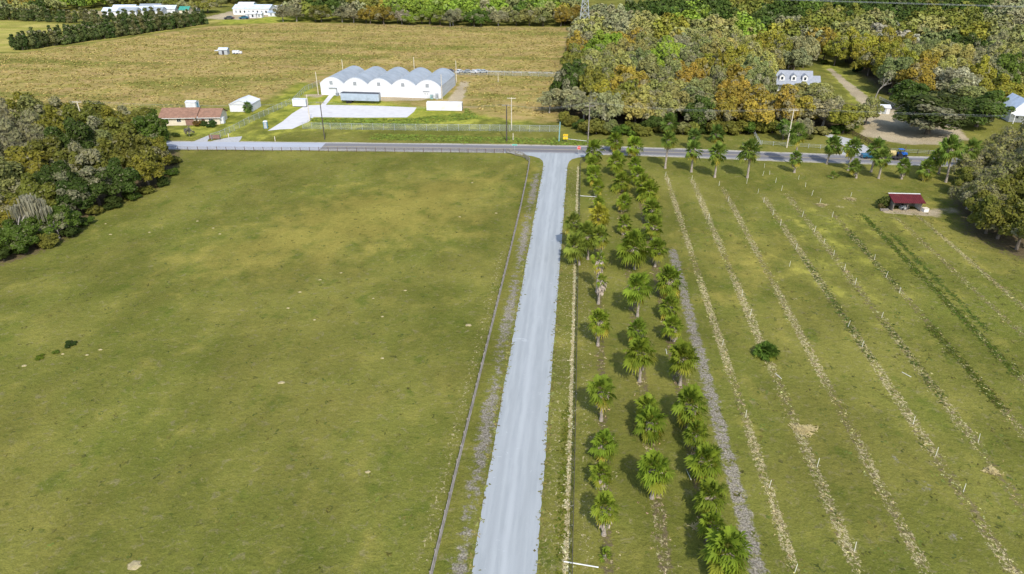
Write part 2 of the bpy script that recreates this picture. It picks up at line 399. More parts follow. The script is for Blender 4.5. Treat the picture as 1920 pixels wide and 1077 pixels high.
def drive_material():
    t = NT('drive_concrete'); n1 = t.noise(.8, 5, .6, stretch=(1.6,.12,1)); n2 = t.noise(.35, 4, .6, stretch=(1,.5,1)); n3 = t.noise(9, 3, .6)
    col = t.mix(t.smooth(n1, .34, .66), (.262,.283,.284), (.345,.366,.366))
    col = t.mix(t.smooth(n2, .40, .65, 0, .6), col, (.315,.335,.34))
    sx = t.n('ShaderNodeSeparateXYZ'); t.link(t.position(), sx.inputs[0])
    wob = t.math('MULTIPLY_ADD', t.math('SUBTRACT', t.noise(.25, 2, stretch=(.2,1,1)), .5), .6, sx.outputs[0])
    for xc, wd, c, k in ((-5.35,.55,(.41,.43,.43),.6), (-6.9,.5,(.245,.262,.262),.55), (-3.7,.6,(.25,.268,.268),.5)):
        d = t.math('ABSOLUTE', t.math('SUBTRACT', wob, xc)); col = t.mix(t.smooth(d, 0, wd, k, 0), col, c)
    sp = t.noise(.55, 6, .75, stretch=(.6,1.6,1), dist=1.2)
    col = t.mix(t.smooth(sp, .635, .69, 0, .65), col, (.52,.545,.56))
    col = t.mix(t.smooth(t.noise(.45, 5, .75, stretch=(1,.8,1), dist=.8), .66, .74, 0, .6), col, (.20,.21,.205))
    col = t.mix(.3, col, t.mix(n3, (.30,.32,.33), (.42,.45,.46)))
    # ragged stony edge
    t.color(col); t.rough(.9, .15); t.bump(n3, .02, .5); return t.m
M['drive'] = drive_material()
def asphalt_material():
    t = NT('asphalt'); n1 = t.noise(.3, 4, .6, stretch=(.06,1.2,1)); n3 = t.noise(7, 3)
    col = t.mix(t.smooth(n1, .35, .65), (.150,.140,.140), (.205,.195,.195)); col = t.mix(.35, col, t.mix(n3, (.11,.11,.11), (.24,.24,.24)))
    t.color(col); t.rough(.9, .15); return t.m
M['asphalt'] = asphalt_material()
M['pale_asphalt'] = paint('pale_asphalt', (.36,.38,.42), .9, .06, .4, stretch=(.15,1,1))
M['shoulder'] = paint('shoulder', (.36,.33,.26), .95, .2, 1.2, stain=(.22,.2,.1))
M['line_white'] = paint('line_white', (.52,.52,.50), .7, .15, 2)
M['line_yellow'] = paint('line_yellow', (.40,.33,.20), .7, .15, 2)
# drive with ragged edges and a flared mouth
dl = []; dr = []
yy = 20.0
while yy < 176:
    dl.append((-8.42+.04*math.sin(yy*.31)+.10*R.uniform(-1, 1)*R.random(), yy)); dr.append((-2.02+.03*math.sin(yy*.4+2)+.05*R.uniform(-1, 1), yy)); yy += .45
for (xl, xr, y) in [(-8.5,-1.9,178),(-8.9,-1.6,180.5),(-9.8,-.9,182.6),(-11.6,.6,184.2),(-14.6,3.0,185.6),(-19,6.0,186.8),(-22,8,187.9),(-22,8,188.4)]:
    dl.append((xl, y)); dr.append((xr, y))
strip_mesh('driveway', dl, dr, .012, 'drive')
# highway centre line, surveyed from the photograph
HC = [(-420,168),(-320,172),(-220,177),(-160,181.5),(-116,185.2),(-104,186.2),(-67,188.6),(-23,190.8),(8,191.9),(30,191.6),(56,190.4),(84,189.9),(120,189.6),(170,189.0),(260,188.2),(420,187)]
def offs(c, d):
    out = []
    for i, p in enumerate(c):
        a = c[max(0, i-1)]; b = c[min(len(c)-1, i+1)]; e = Vector((b[0]-a[0], b[1]-a[1])).normalized(); out.append((p[0]-e.y*d, p[1]+e.x*d))
    return out
def densify(c, st=6):
    out = []
    for a, b in zip(c[:-1], c[1:]):
        n = max(1, int(math.hypot(b[0]-a[0], b[1]-a[1])/st))
        for k in range(n): out.append((a[0]+(b[0]-a[0])*k/n, a[1]+(b[1]-a[1])*k/n))
    return out+[c[-1]]
HCd = densify(HC)
def ragged(c, k): return [(p[0], p[1]+R.uniform(-k, k)) for p in c]
strip_mesh('road_shoulder', ragged(offs(HCd, 4.5), .25), ragged(offs(HCd, -4.4), .25), .006, 'shoulder')
strip_mesh('road', offs(HCd, 3.5), offs(HCd, -3.5), .018, 'asphalt')
strip_mesh('road_edge_line', offs(HCd, 3.32), offs(HCd, 3.12), .024, 'line_white')
strip_mesh('road_edge_line', offs(HCd, -3.0), offs(HCd, -3.2), .024, 'line_white')
strip_mesh('road_centre_line', offs(HCd, .30), offs(HCd, .12), .024, 'line_yellow')
strip_mesh('road_centre_line', offs(HCd, -.12), offs(HCd, -.30), .024, 'line_yellow')
wst = [p for p in HCd if p[0] < -67]
strip_mesh('pale_road', offs(wst, 3.6), offs(wst, -4.1), .030, 'pale_asphalt')
# side drives
M['gravel'] = paint('gravel', (.40,.40,.39), .95, .15, 2, stain=(.33,.32,.28))
sheet('side_drive', gp([(352,270),(372,262),(394,253),(399,256),(390,262),(388,269)]), .010, 'gravel')
sheet('side_drive', gp([(388,269),(400,264),(430,258),(454,256),(452,261),(445,269)]), .010, 'gravel')
sheet('side_drive', gp([(1578,290),(1585,275),(1550,256),(1536,251),(1546,249),(1600,262),(1628,276),(1640,292)]), .010, 'gravel')
# pale yard in front of the long white building
sheet('concrete_yard', gp([(605,197),(640,197.5),(715,199),(781,202),(776,210),(763,220.5),(680,221),(588,220),(580,228),(548,242),(525,243),(502,245.5),(530,228),(548,213),(573,198)]), .014, 'pad_white')
sheet('concrete_path', gp([(618,177),(627,178),(611,197),(602,197)]), .010, 'pad_white')
sheet('back_lane', gp([(905,133),(1060,137),(1060,139),(905,135)]), .010, 'shoulder')

# ------------------------------------------------------------------ foliage builders
def leaves(rng, cen, rr, n, size, up=.25, jit=(.72,1.08), moss=0.0, flat=1.0, low=-.45, sliver=0.0):
    """n leaf clumps spread over the lobes; returns V, F, tint, moss"""
    L = len(cen); wts = rr**2; wts = wts/wts.sum()
    li = rng.choice(L, n, p=wts)
    d = rng.normal(size=(n, 3)); d /= np.linalg.norm(d, axis=1)[:, None]
    d[:, 2] = np.where(d[:, 2] < low, -d[:, 2], d[:, 2])
    rad_ = rr[li]*rng.uniform(*jit, size=n)
    p = cen[li]+d*rad_[:, None]*np.array([1, 1, flat])
    nrm = d*.85+rng.normal(size=(n, 3))*.42; nrm[:, 2] += up; nrm /= np.linalg.norm(nrm, axis=1)[:, None]
    a = np.cross(nrm, rng.normal(size=(n, 3))); a /= np.linalg.norm(a, axis=1)[:, None]; b = np.cross(nrm, a)
    s = size*rng.uniform(.55, 1.35, n)[:, None]; s2 = s*rng.uniform(.5, .9, n)[:, None]
    sl = rng.random(n) < sliver
    s = np.where(sl[:, None], s*2.2, s); s2 = np.where(sl[:, None], size*.09, s2)
    V = np.stack([p-a*s, p-b*s2+a*s*.1, p+a*s, p+b*s2-a*s*.15], 1)
    V[:, 0] -= nrm*s*.15*(~sl)[:, None]; V[:, 2] -= nrm*s*.15*(~sl)[:, None]
    lt = rng.uniform(-.25, .25, L)
    tint = np.clip(.5+(rng.beta(2, 2, n)-.5)*.75+lt[li], 0, 1)
    lm = rng.random(L) < moss
    ms = np.where(lm[li], rng.uniform(.3, 1, n), (rng.random(n) < moss*.2)*.5); ms = np.where(sl, 1.0, ms)
    return V.reshape(-1, 3), np.arange(4*n).reshape(n, 4), tint, ms

def crown_lobes(rng, Rr, H, z0, n, style):
    cen = []; rr = []
    for i in range(n):
        if style == 'pine':
            t = rng.random(); z = z0+(H-z0)*t; r = Rr*(1-t*.75)*rng.uniform(.15, .7); a = rng.uniform(0, 6.283)
            cen.append((r*math.cos(a), r*math.sin(a), z)); rr.append(Rr*(.5-.3*t)*rng.uniform(.8, 1.1)); continue
        a = rng.uniform(0, 6.283); e = math.asin(rng.uniform(-.12, 1)); k = rng.uniform(.35, .95)
        rl = rng.uniform(.17, .38)*Rr
        hz = (H-z0)
        x = math.cos(a)*math.cos(e)*k*Rr; y = math.sin(a)*math.cos(e)*k*Rr
        z = z0+hz*.30+math.sin(e)*(hz*.70-rl*.9)*(k/.86)
        cen.append((x, y, z)); rr.append(rl)
    cen.append((0, 0, z0+(H-z0)*.5)); rr.append(Rr*.45)
    return np.array(cen), np.array(rr)
def crown_mesh(name, seed, Rr, H, style='oak', n=3000, size=.6, lobes=22, moss=.15, z0=None):
    rng = np.random.default_rng(seed)
    z0 = H*(.10 if style != 'shrub' else .02) if z0 is None else z0
    cen, rr = crown_lobes(rng, Rr, H, z0, lobes, style)
    if style == 'bare':
        V, F, ti, ms = leaves(rng, cen, rr, n, size, jit=(.25,1.1), moss=.2, sliver=.55)
    else:
        V, F, ti, ms = leaves(rng, cen, rr, n, size, moss=moss, sliver=.05 if style == 'oak' else 0, low=-.45 if style != 'shrub' else -.9)
    V[:, 2] = np.maximum(V[:, 2], .05)
    return np_mesh(name, V, F, [('tint','FACE',ti), ('moss','FACE',ms)]), cen, rr
def limb_mesh(name, seed, cen, rr, H, r0, lean=0.0):
    rng = random.Random(seed); m = MB(); fork = Vector((rng.uniform(-.3,.3), rng.uniform(-.3,.3), H*.24))
    m.tube((0,0,-.15), fork*.5+Vector((0,0,0)), r0*1.25, r0, 8); m.tube(fork*.5, fork, r0, r0*.8, 8)
    order = list(range(len(cen))); rng.shuffle(order)
    for i in order[:11]:
        c = Vector(cen[i]); mid = fork.lerp(c, .5)+Vector((rng.uniform(-.5,.5), rng.uniform(-.5,.5), rng.uniform(.2,1.0)))
        m.tube(fork, mid, r0*.5, r0*.28, 5, False); m.tube(mid, c, r0*.28, r0*.1, 5, False)
        for k in range(3):
            e = c+Vector((rng.gauss(0,1), rng.gauss(0,1), abs(rng.gauss(0,1))))*(rr[i]*.6); m.tube(c, e, r0*.1, r0*.03, 4, False)
    me = bpy.data.meshes.new(name); me.from_pydata(m.v, [], m.f); me.update(); return me

def species(prefix, seeds, Rr, H, style, n, size, lobes, moss, bark='bark', r0=.32):
    out = []
    for s_ in seeds:
        cme, cen, rr = crown_mesh('crown', s_, Rr, H, style, n, size, lobes, moss); cme.materials.append(M['foliage'])
        tme = limb_mesh('trunk', s_, cen, rr, H, r0); tme.materials.append(M[bark]); out.append((cme, tme, Rr, H))
    return out
NEAR_OAK = species('near', range(10, 15), 5.5, 11, 'oak', 9000, .36, 34, .14, r0=.35)
NEAR_BARE = species('nbare', range(20, 22), 5.5, 11, 'bare', 8000, .38, 30, .2, 'bark_pale', .3)
FAR_OAK = species('far', range(30, 36), 5.5, 11, 'oak', 7000, .40, 34, .2, r0=.3)
FAR_BARE = species('fbare', range(40, 42), 5.5, 11, 'bare', 6500, .42, 28, .2, 'bark_pale', .3)
PINES = species('pine', range(50, 53), 3.0, 9.5, 'pine', 1500, .5, 22, .05, r0=.2)
SHRUBS = species('shrub', range(60, 63), 1.6, 2.2, 'shrub', 1500, .2, 12, .03, r0=.08)

def tree(name, sp, x, y, h, r, col, label, cat='tree', group=None, i=0, rng=R):
    cme, tme, R0, H0 = sp[i % len(sp)]
    o = root(name, label, cat, (x, y, 0), rng.uniform(0, 6.28), group)
    o.scale = (r/R0, r/R0*rng.uniform(.92, 1.08), h/H0)
    c = link('crown', cme, None, o); c.color = (*col, 1); link('trunk', tme, None, o); return o

COL = dict(olive=(.205,.215,.040), dark=(.075,.115,.022), green=(.11,.175,.026), lime=(.24,.33,.042), orange=(.32,.255,.045), gold=(.27,.260,.038),
           tan=(.34,.325,.10), grey=(.30,.295,.15), pale=(.42,.41,.29), tangrey=(.28,.285,.095), sage=(.215,.24,.088))
WORD = dict(olive='olive green', dark='dark green', green='mid green', lime='fresh lime green', orange='rusty orange', gold='golden olive',
            tan='straw tan', grey='grey leafless', pale='pale grey leafless', tangrey='tan grey', sage='dull sage green')
BAREK = ('grey', 'pale')
def vary(c, k=.15, rng=R, m=1.0):
    f = m*rng.uniform(1-k, 1+k); return tuple(min(1, v*f*rng.uniform(1-k*.4, 1+k*.4)) for v in c)

# ---- the big wood on the right: colours surveyed from the photograph
ANCH = [(1130,60,'tan'),(1090,80,'orange'),(1095,72,'grey'),(1160,45,'grey'),(1205,55,'tan'),(1255,57,'gold'),(1300,60,'tangrey'),(1170,78,'orange'),(1130,90,'lime'),(1190,95,'tangrey'),
(1270,85,'grey'),(1260,110,'lime'),(1240,115,'lime'),(1110,115,'tangrey'),(1150,120,'tangrey'),(1080,120,'olive'),(1360,95,'tan'),(1370,120,'gold'),(1410,52,'lime'),(1300,25,'lime'),(1350,50,'tan'),
(1075,132,'olive'),(1065,138,'dark'),(1120,150,'olive'),(1150,170,'gold'),(1190,160,'orange'),(1300,145,'orange'),(1330,140,'grey'),(1030,175,'grey'),(1060,200,'dark'),(1110,195,'grey'),(1190,175,'olive'),
(1210,185,'tan'),(1280,190,'tangrey'),(1320,220,'dark'),(1370,180,'orange'),(1400,190,'orange'),(1200,245,'dark'),(1250,220,'olive'),(1130,240,'tangrey'),(1100,220,'green'),(1340,170,'sage'),
(1440,40,'dark'),(1460,45,'grey'),(1490,50,'olive'),(1460,60,'gold'),(1510,80,'grey'),(1550,75,'orange'),(1570,80,'gold'),(1590,60,'tangrey'),(1640,45,'tangrey'),(1670,60,'pale'),(1700,80,'pale'),
(1640,95,'gold'),(1680,100,'gold'),(1700,60,'olive'),(1720,100,'sage'),(1760,70,'sage'),(1830,70,'gold'),(1890,50,'tangrey'),(1900,40,'grey'),(1740,60,'tan'),(1760,100,'tan'),(1810,85,'dark'),
(1850,105,'grey'),(1880,110,'tangrey'),(1840,145,'gold'),(1750,140,'orange'),(1780,125,'tan'),(1620,150,'pale'),(1640,155,'pale'),(1680,150,'sage'),(1760,155,'sage'),(1790,160,'pale'),(1900,150,'green'),
(1540,170,'tangrey'),(1480,180,'orange'),(1560,190,'grey'),(1560,215,'gold'),(1620,220,'tangrey'),(1450,215,'green'),(1200,5,'dark'),(1350,15,'dark'),(1480,12,'dark'),(1600,10,'dark'),(1600,24,'olive'),(1700,10,'dark'),(1750,5,'olive'),(1400,5,'olive'),(1280,5,'dark'),(1520,2,'green'),(1650,2,'dark'),(1850,5,'dark'),(1780,12,'dark'),
(1800,25,'olive'),(1880,15,'grey'),(1550,35,'olive'),(1400,80,'tangrey'),(1420,110,'tan'),(1440,90,'gold'),(1230,140,'sage'),(1290,120,'sage'),(1250,170,'tangrey'),(1150,215,'tangrey'),(1400,230,'orange'),
(1430,160,'sage'),(1500,110,'grey'),(1530,100,'green'),(1700,180,'sage'),(1500,215,'olive'),(1930,190,'green'),(1960,120,'tangrey')]
WOOD = [(1042,212),(1098,246),(1180,250),(1260,254),(1340,252),(1420,247),(1470,252),(1530,248),(1590,244),(1618,232),(1600,212),(1560,192),(1540,186),(1440,190),(1436,158),(1450,150),(1522,140),(1540,118),
        (1580,130),(1640,180),(1700,190),(1745,178),(1800,205),(1850,190),(1935,180),(2300,190),(2300,20),(1700,-30),(1100,38),(1072,52),(1070,100),(1064,150)]
WOODW = gp(WOOD); wx = [p[0] for p in WOODW]; wy = [p[1] for p in WOODW]
cand = []
sp_ = 8.6; row = 0; y = min(wy)
while y < 640:
    x = -15+(row % 2)*sp_*.5
    while x < 420:
        cand.append((x+R.uniform(-2.4, 2.4), y+R.uniform(-2.0, 2.0))); x += sp_*(1+y/2400)
    y += sp_*.9*(1+y/2400); row += 1
ca = np.array(cand); ins = sdist(WOODW, ca[:, 0], ca[:, 1]) > 1.0
ca = ca[ins]; keep = []; LIM = {}
def hlim(x, y, row_):
    h = 13.0
    while h > 1 and PX(x, y, h)[1] < row_: h -= .4
    return h
ca = [tuple(map(float, q)) for q in ca]
for (x, y) in ca:
    px, py = PX(x, y, 8)
    tp_ = PX(x, y, 11)[1]; bs_ = PX(x, y, 0)[1]
    lim = 99.0
    if 1438 < px < 1548 and bs_ > 168: lim = hlim(x, y, 158 if px < 1500 else 152)
    elif 1530 < px < 1625 and bs_ > 118+(px-1530)*.75: lim = hlim(x, y, 150+(px-1530)*.75)
    if 1868 < px < 1935 and tp_ < 222 and bs_ > 205: continue
    if lim < 4.5: continue
    if -40 < px < 1990 and py < 300 and py > -60: keep.append((x, y, px, py)); LIM[(x, y)] = lim
keep.sort(key=lambda t: t[1])
def pick(px, py, rng=R):
    best = sorted(ANCH, key=lambda a: (a[0]-px)**2+((a[1]-py)*1.6)**2+rng.uniform(0, 900))[0]; return best[2]
WOOD_N = 225
wood_near = keep[:WOOD_N]; wood_far = keep[WOOD_N:]
wood_near.sort(key=lambda t: t[1])
bands = 9; per = len(wood_near)//bands
k = 0
for b_ in range(bands):
    grp = wood_near[b_*per:(b_+1)*per] if b_ < bands-1 else wood_near[b_*per:]
    grp = sorted(grp, key=lambda t: t[2])
    for j, (x, y, px, py) in enumerate(grp):
        ck = pick(px, py); h = R.uniform(10.5, 15.5); r = R.uniform(4.9, 6.9)
        if b_ == 0: h *= .85
        if LIM[(x, y)] < h: h = LIM[(x, y)]; r = min(r, max(3.0, h*.55))
        sp = FAR_BARE if ck in BAREK and k % 3 else FAR_OAK
        tree('oak_tree' if sp is FAR_OAK else 'bare_tree', sp, x, y, h, r, vary(COL[ck], .14, R, .98),
             f"{WORD[ck]} tree, {ordn(j+1)} from left in {ordn(b_+1)} row of the wood beyond the highway", 'tree', 'trees of the wood right of the white greenhouse', k); k += 1

# far wood as one mass
def mass(name, trees, label, leaf=.95, nl=300):
    Vs = []; Fs = []; T = []; MS = []; CR = []; CG = []; CB = []; o = 0
    rng = np.random.default_rng(77)
    for (x, y, h, r, c) in trees:
        cen, rr = crown_lobes(rng, r, h, h*.1, 11, 'oak')
        V, F, ti, ms = leaves(rng, cen+np.array([x, y, 0]), rr, nl, leaf, moss=.1, jit=(.7,1.05))
        V[:, 2] = np.maximum(V[:, 2], .1)
        Vs.append(V); Fs.append(F+o); o += len(V); T.append(ti*.7+.15); MS.append(ms)
        for A, q in ((CR, c[0]), (CG, c[1]), (CB, c[2])): A.append(np.full(nl, q))
    me = np_mesh(name, np.concatenate(Vs), np.concatenate(Fs), [('tint','FACE',np.concatenate(T)), ('moss','FACE',np.concatenate(MS)*.3),
        ('cr','FACE',np.concatenate(CR)), ('cg','FACE',np.concatenate(CG)), ('cb','FACE',np.concatenate(CB))])
    return stuff(link(name, me, 'mass_leaf'), label, 'woodland')
def mass_mat():
    t = NT('mass_leaf'); cc = t.n('ShaderNodeCombineColor')
    for i, a in enumerate(('cr', 'cg', 'cb')): t.link(t.attr(a), cc.inputs[i])
    c = cc.outputs[0]; tint = t.attr('tint')
    col = t.mix(tint, t.mix(1.0, c, (.7,.74,.7), 'MULTIPLY'), t.mix(1.0, c, (1.4,1.38,1.3), 'MULTIPLY'))
    col = t.mix(t.attr('moss'), col, (.30,.28,.18)); t.color(col); t.rough(.8, .1); return t.m
M['mass_leaf'] = mass_mat()
tl = [(x, y, R.uniform(9, 13.5), R.uniform(5.0, 6.8), vary(COL[pick(px, py)], .15, R, .72)) for (x, y, px, py) in wood_far]
mass('far_wood', tl, 'far woodland of mixed olive, grey and rusty crowns filling the upper right')
# woodland beyond the dry field
FW = [(520,41),(640,45),(760,48),(900,51),(1080,53),(1100,-40),(300,-60),(300,6),(520,10),(560,6),(690,9),(700,15),(640,28),(560,26)]
NA = [(540,30,'grey'),(580,30,'olive'),(620,35,'tangrey'),(665,33,'grey'),(700,30,'orange'),(720,35,'sage'),(745,33,'pale'),(790,38,'dark'),(800,25,'lime'),(850,35,'grey'),(890,38,'green'),(930,35,'grey'),(960,30,'tangrey'),
      (1000,30,'tangrey'),(1060,25,'orange'),(1060,42,'grey'),(870,15,'lime'),(940,12,'lime'),(1020,10,'lime'),(760,15,'lime'),(700,5,'olive'),(620,3,'dark'),(500,3,'dark'),(400,3,'dark'),(960,5,'sage'),(1060,5,'sage'),(820,10,'lime'),(980,20,'green')]
def scatter(poly, sp0, anch, zlab=7):
    w_ = gp(poly) if poly[0][1] < 1000 else poly; out = []
    x0 = min(p[0] for p in w_); x1 = max(p[0] for p in w_); y0 = min(p[1] for p in w_); y1 = min(760, max(p[1] for p in w_))
    P = []; y = y0; r_ = 0
    while y < y1:
        x = x0+(r_ % 2)*sp0*.5
        while x < x1: P.append((x+R.uniform(-2.6,2.6), y+R.uniform(-2.4,2.4))); x += sp0
        y += sp0*.85; r_ += 1
    A = np.array(P); A = A[sdist(w_, A[:, 0], A[:, 1]) > 0]
    for x, y in A:
        px, py = PX(x, y, zlab)
        if -60 < px < 1990 and py > -40:
            c = min(anch, key=lambda a: (a[0]-px)**2*.6+((a[1]-py)*2)**2+R.uniform(0, 500))[2]; out.append((x, y, px, py, c))
    return out
ft = scatter(FW, 9.5, NA)
ft.sort(key=lambda t: t[1]-max(0, 0)*t[0])
edge = [t for t in ft if sdist(gp(FW), np.array([t[0]]), np.array([t[1]]))[0] < 11 and t[3] > 18 and t[2] > 520]
edge.sort(key=lambda t: t[2]); es = set(id(t) for t in edge)
for j, (x, y, px, py, ck) in enumerate(edge):
    sp = FAR_BARE if ck in BAREK else FAR_OAK
    tree('oak_tree' if sp is FAR_OAK else 'bare_tree', sp, x, y, R.uniform(8, 12), R.uniform(5, 6.8), vary(COL[ck], .15, R, .75),
         f"{WORD[ck]} tree, {ordn(j+1)} from the left along the far edge of the dry field", 'tree', 'trees along the far edge of the dry field', j)
mass('distant_woodland', [(x, y, R.uniform(10, 15), R.uniform(5.2, 7), vary(COL[ck], .15, R, .72)) for t in ft if id(t) not in es for (x, y, px, py, ck) in [t]],
     'distant bright green and grey woodland beyond the dry field')
FL = [(-300,30),(0,36),(60,38),(120,22),(200,16),(320,17),(330,-60),(-300,-60)]
NL = [(10,20,'sage'),(40,15,'tangrey'),(45,5,'orange'),(80,18,'dark'),(70,5,'dark'),(105,8,'tangrey'),(125,8,'lime'),(150,8,'green'),(170,5,'lime'),(190,8,'tangrey'),(215,8,'grey'),(240,8,'olive'),(280,8,'tangrey'),(300,5,'sage'),(20,30,'sage')]
mass('corner_woodland', [(x, y, R.uniform(9, 13), R.uniform(5, 6.5), vary(COL[ck], .15, R, .7)) for (x, y, px, py, ck) in scatter(FL, 9.0, NL)],
     'woodland in the upper left corner behind the rows of pines')
for j, (px, py, ck, h, r) in enumerate([(390,24,'olive',11,9),(345,22,'grey',8,6),(363,24,'tangrey',8,5),(325,20,'olive',8,7),(415,14,'sage',8,5)]):
    x, y = G(px, py)
    tree('oak_tree', FAR_OAK, x, y, h, r, vary(COL[ck]), f"round {WORD[ck]} tree, {ordn([3,0,1,2,4].index(j)+1)} nearest the green-roofed building at the far yard", 'tree', 'trees by the far yard', j)

# pine windbreaks
def windbreak(a, b, n, rows, lab, h0):
    A = Vector((*G(*a), 0)); B = Vector((*G(*b), 0)); e = (B-A).normalized(); pr = Vector((-e.y, e.x, 0)); c = 0
    for i in range(n):
        for q in range(rows):
            t = i/(n-1); p = A.lerp(B, t)+pr*(q*4.2)+Vector((R.uniform(-.7,.7), R.uniform(-.7,.7), 0)); c += 1
            tree('pine_tree', PINES, p.x, p.y, h0*R.uniform(.85, 1.15), R.uniform(2.7, 3.6), vary(R.choice([(.08,.11,.035),(.11,.14,.045),(.07,.11,.03),(.14,.15,.06)])),
                 f"dark pine, {ordn(i+1)} from near end, {['front','back'][q]} line of the {lab}", 'pine tree', f'pines of the {lab}', i*3+q)
windbreak((42,95), (385,46), 44, 2, 'long windbreak', 8.5)
windbreak((0,37), (185,45), 20, 1, 'windbreak behind the yellow field', 8.5)
windbreak((185,45), (300,37), 10, 1, 'short row before the pale sheds', 8)

# ---- the wood on the left, each tree placed by eye
LW = [(30,475,'green',7,4.0),(75,452,'green',6,3.6),(118,438,'green',6.5,3.8),(-20,480,'dark',7,4.5),(150,405,'dark',9,4.5),(188,385,'dark',10,4.8),(225,372,'dark',10,4.8),(280,352,'gold',8.5,4.3),(305,322,'gold',9,4.4),
(262,335,'olive',12,5.2),(215,345,'olive',12.5,5.5),(165,360,'olive',13,5.5),(120,395,'dark',12,5.2),(70,415,'olive',11,5),(20,435,'gold',9,4.6),(-30,430,'tangrey',11,5.5),
(240,305,'olive',12,5.5),(290,298,'green',12,5.5),(195,310,'sage',13,5.5),(150,325,'dark',13.5,6),(105,345,'olive',12.5,5.8),(60,365,'gold',12,5.8),(10,385,'tangrey',12,6),(-40,370,'grey',12,6),
(275,275,'olive',11,5.2),(225,278,'gold',12,5.8),(170,285,'olive',13,6),(120,300,'gold',12,5.8),(75,315,'grey',12.5,6),(30,330,'grey',12,6),(-20,325,'grey',13,6.2),
(180,262,'olive',11,5.6),(130,268,'gold',11,5.6),(80,278,'tangrey',12,6),(35,285,'grey',12.5,6),(-10,285,'grey',13,6.2),(-45,260,'tangrey',13,6),(10,255,'grey',13,6),(55,252,'gold',10,5),(295,262,'green',9,4.4),(240,255,'olive',9,5)]
for j, (px, py, ck, h, r) in enumerate(sorted(LW, key=lambda t: -t[1])):
    x, y = G(px, py); bare = ck in BAREK; sp = NEAR_BARE if bare else NEAR_OAK; nm = 'oak_tree' if not bare else 'bare_tree'
    tree(nm, sp, x, y, h*(.92 if py > 340 else (1.0 if px > 130 else 1.22)), r, vary(COL[ck], .1, R, .72), f"{WORD[ck]} tree, {ordn(j+1)} counting away from the camera, wood at the left edge", 'tree', 'trees of the wood at the left edge', j)

# grey moss-hung dead tree at the left edge
def dead_tree(px, py, h, label, hang=True, seed=4, lean=(0,0)):
    rng = random.Random(seed); x, y = G(px, py); o = root('dead_tree', label, 'dead tree', (x, y, 0)); m = MB(); tips = []
    def grow(p, d, ln, r, dep):
        q = p+d*ln; m.tube(p, q, r, r*.65, 6, False)
        if dep == 0: tips.append(q); return
        for _ in range(rng.choice((2, 3))):
            nd = (d+Vector((rng.gauss(0,.45), rng.gauss(0,.45), rng.gauss(.05,.25)))).normalized(); grow(q, nd, ln*rng.uniform(.55,.8), r*.6, dep-1)
    grow(Vector((0,0,-.1)), Vector((lean[0], lean[1], 1)).normalized(), h*.36, .24, 4)
    m.build('trunk', 'bark_pale', o)
    if hang:
        nr = np.random.default_rng(seed); T = np.array([tuple(t) for t in tips]); n = 1500; li = nr.choice(len(T), n)
        top = T[li]+nr.normal(size=(n,3))*np.array([.55,.55,.2]); ln = nr.uniform(.8, 3.2, n); wd = nr.uniform(.05,.16,n); a = nr.uniform(0,6.28,n); e = np.stack([np.cos(a),np.sin(a),0*a],1)*wd[:,None]
        bot = top-np.stack([0*ln,0*ln,ln],1); V = np.stack([top-e, top+e, bot+e*.4, bot-e*.4],1).reshape(-1,3); V[:,2] = np.maximum(V[:,2], .1)
        me = np_mesh('moss', V, np.arange(4*n).reshape(n,4), [('tint','FACE',nr.random(n)), ('moss','FACE',nr.uniform(.5,1,n))])
        me.materials.append(M['foliage']); c = link('hanging_moss', me, None, o); c.color = (.26,.26,.25,1)
    return o
dead_tree(42, 462, 10, 'dead tree draped in long grey moss at the left edge of the photo', True, 4, (.1,0))
dead_tree(112, 447, 4.5, 'low bare arching dead tree among green bushes by the left pasture', False, 9)
dead_tree(1106, 226, 9, 'white dead trunk leaning out of the left end of the big wood', False, 12, (.35,0))
dead_tree(1640, 186, 9.5, 'pale bare tree leaning beside the small white shed', False, 15, (.2,0))

# ---- trees at the right edge
RE = [(1905,468,'olive',9.5,5.0,0),(1870,448,'olive',9.5,4.6,0),(1935,440,'olive',11,5.2,0),(1840,415,'tangrey',9,4.4,1),(1885,405,'olive',11,5.0,0),(1945,390,'olive',11.5,5.4,0),(1838,378,'tangrey',9,4.2,1),(1880,358,'tangrey',11,5.0,1),
      (1930,350,'tangrey',12,5.5,1),(1850,335,'tangrey',9.5,4.6,1),(1900,318,'tangrey',11.5,5.2,1),(1960,320,'grey',12,5.5,1),(1870,300,'tan',9.5,4.8,1),(1925,292,'tan',11,5.2,1),(1830,318,'tangrey',7,3.4,1),(1812,392,'tangrey',7.5,3.8,1),(1800,366,'olive',6.5,3.4,0),(1808,345,'tangrey',7.5,3.6,1),(1848,438,'olive',8,4,0),(1828,412,'olive',8,4,0)]
for j, (px, py, ck, h, r, b) in enumerate(sorted(RE, key=lambda t: -t[1])):
    x, y = G(px, py)
    tree('bare_tree' if b else 'oak_tree', NEAR_BARE if b else NEAR_OAK, x, y, h, r, vary(COL[ck], .08, R, .78), f"{WORD[ck]} tree, {ordn(j+1)} going away, in the clump right of the red-roofed shelter", 'tree', 'trees at the right edge', j)
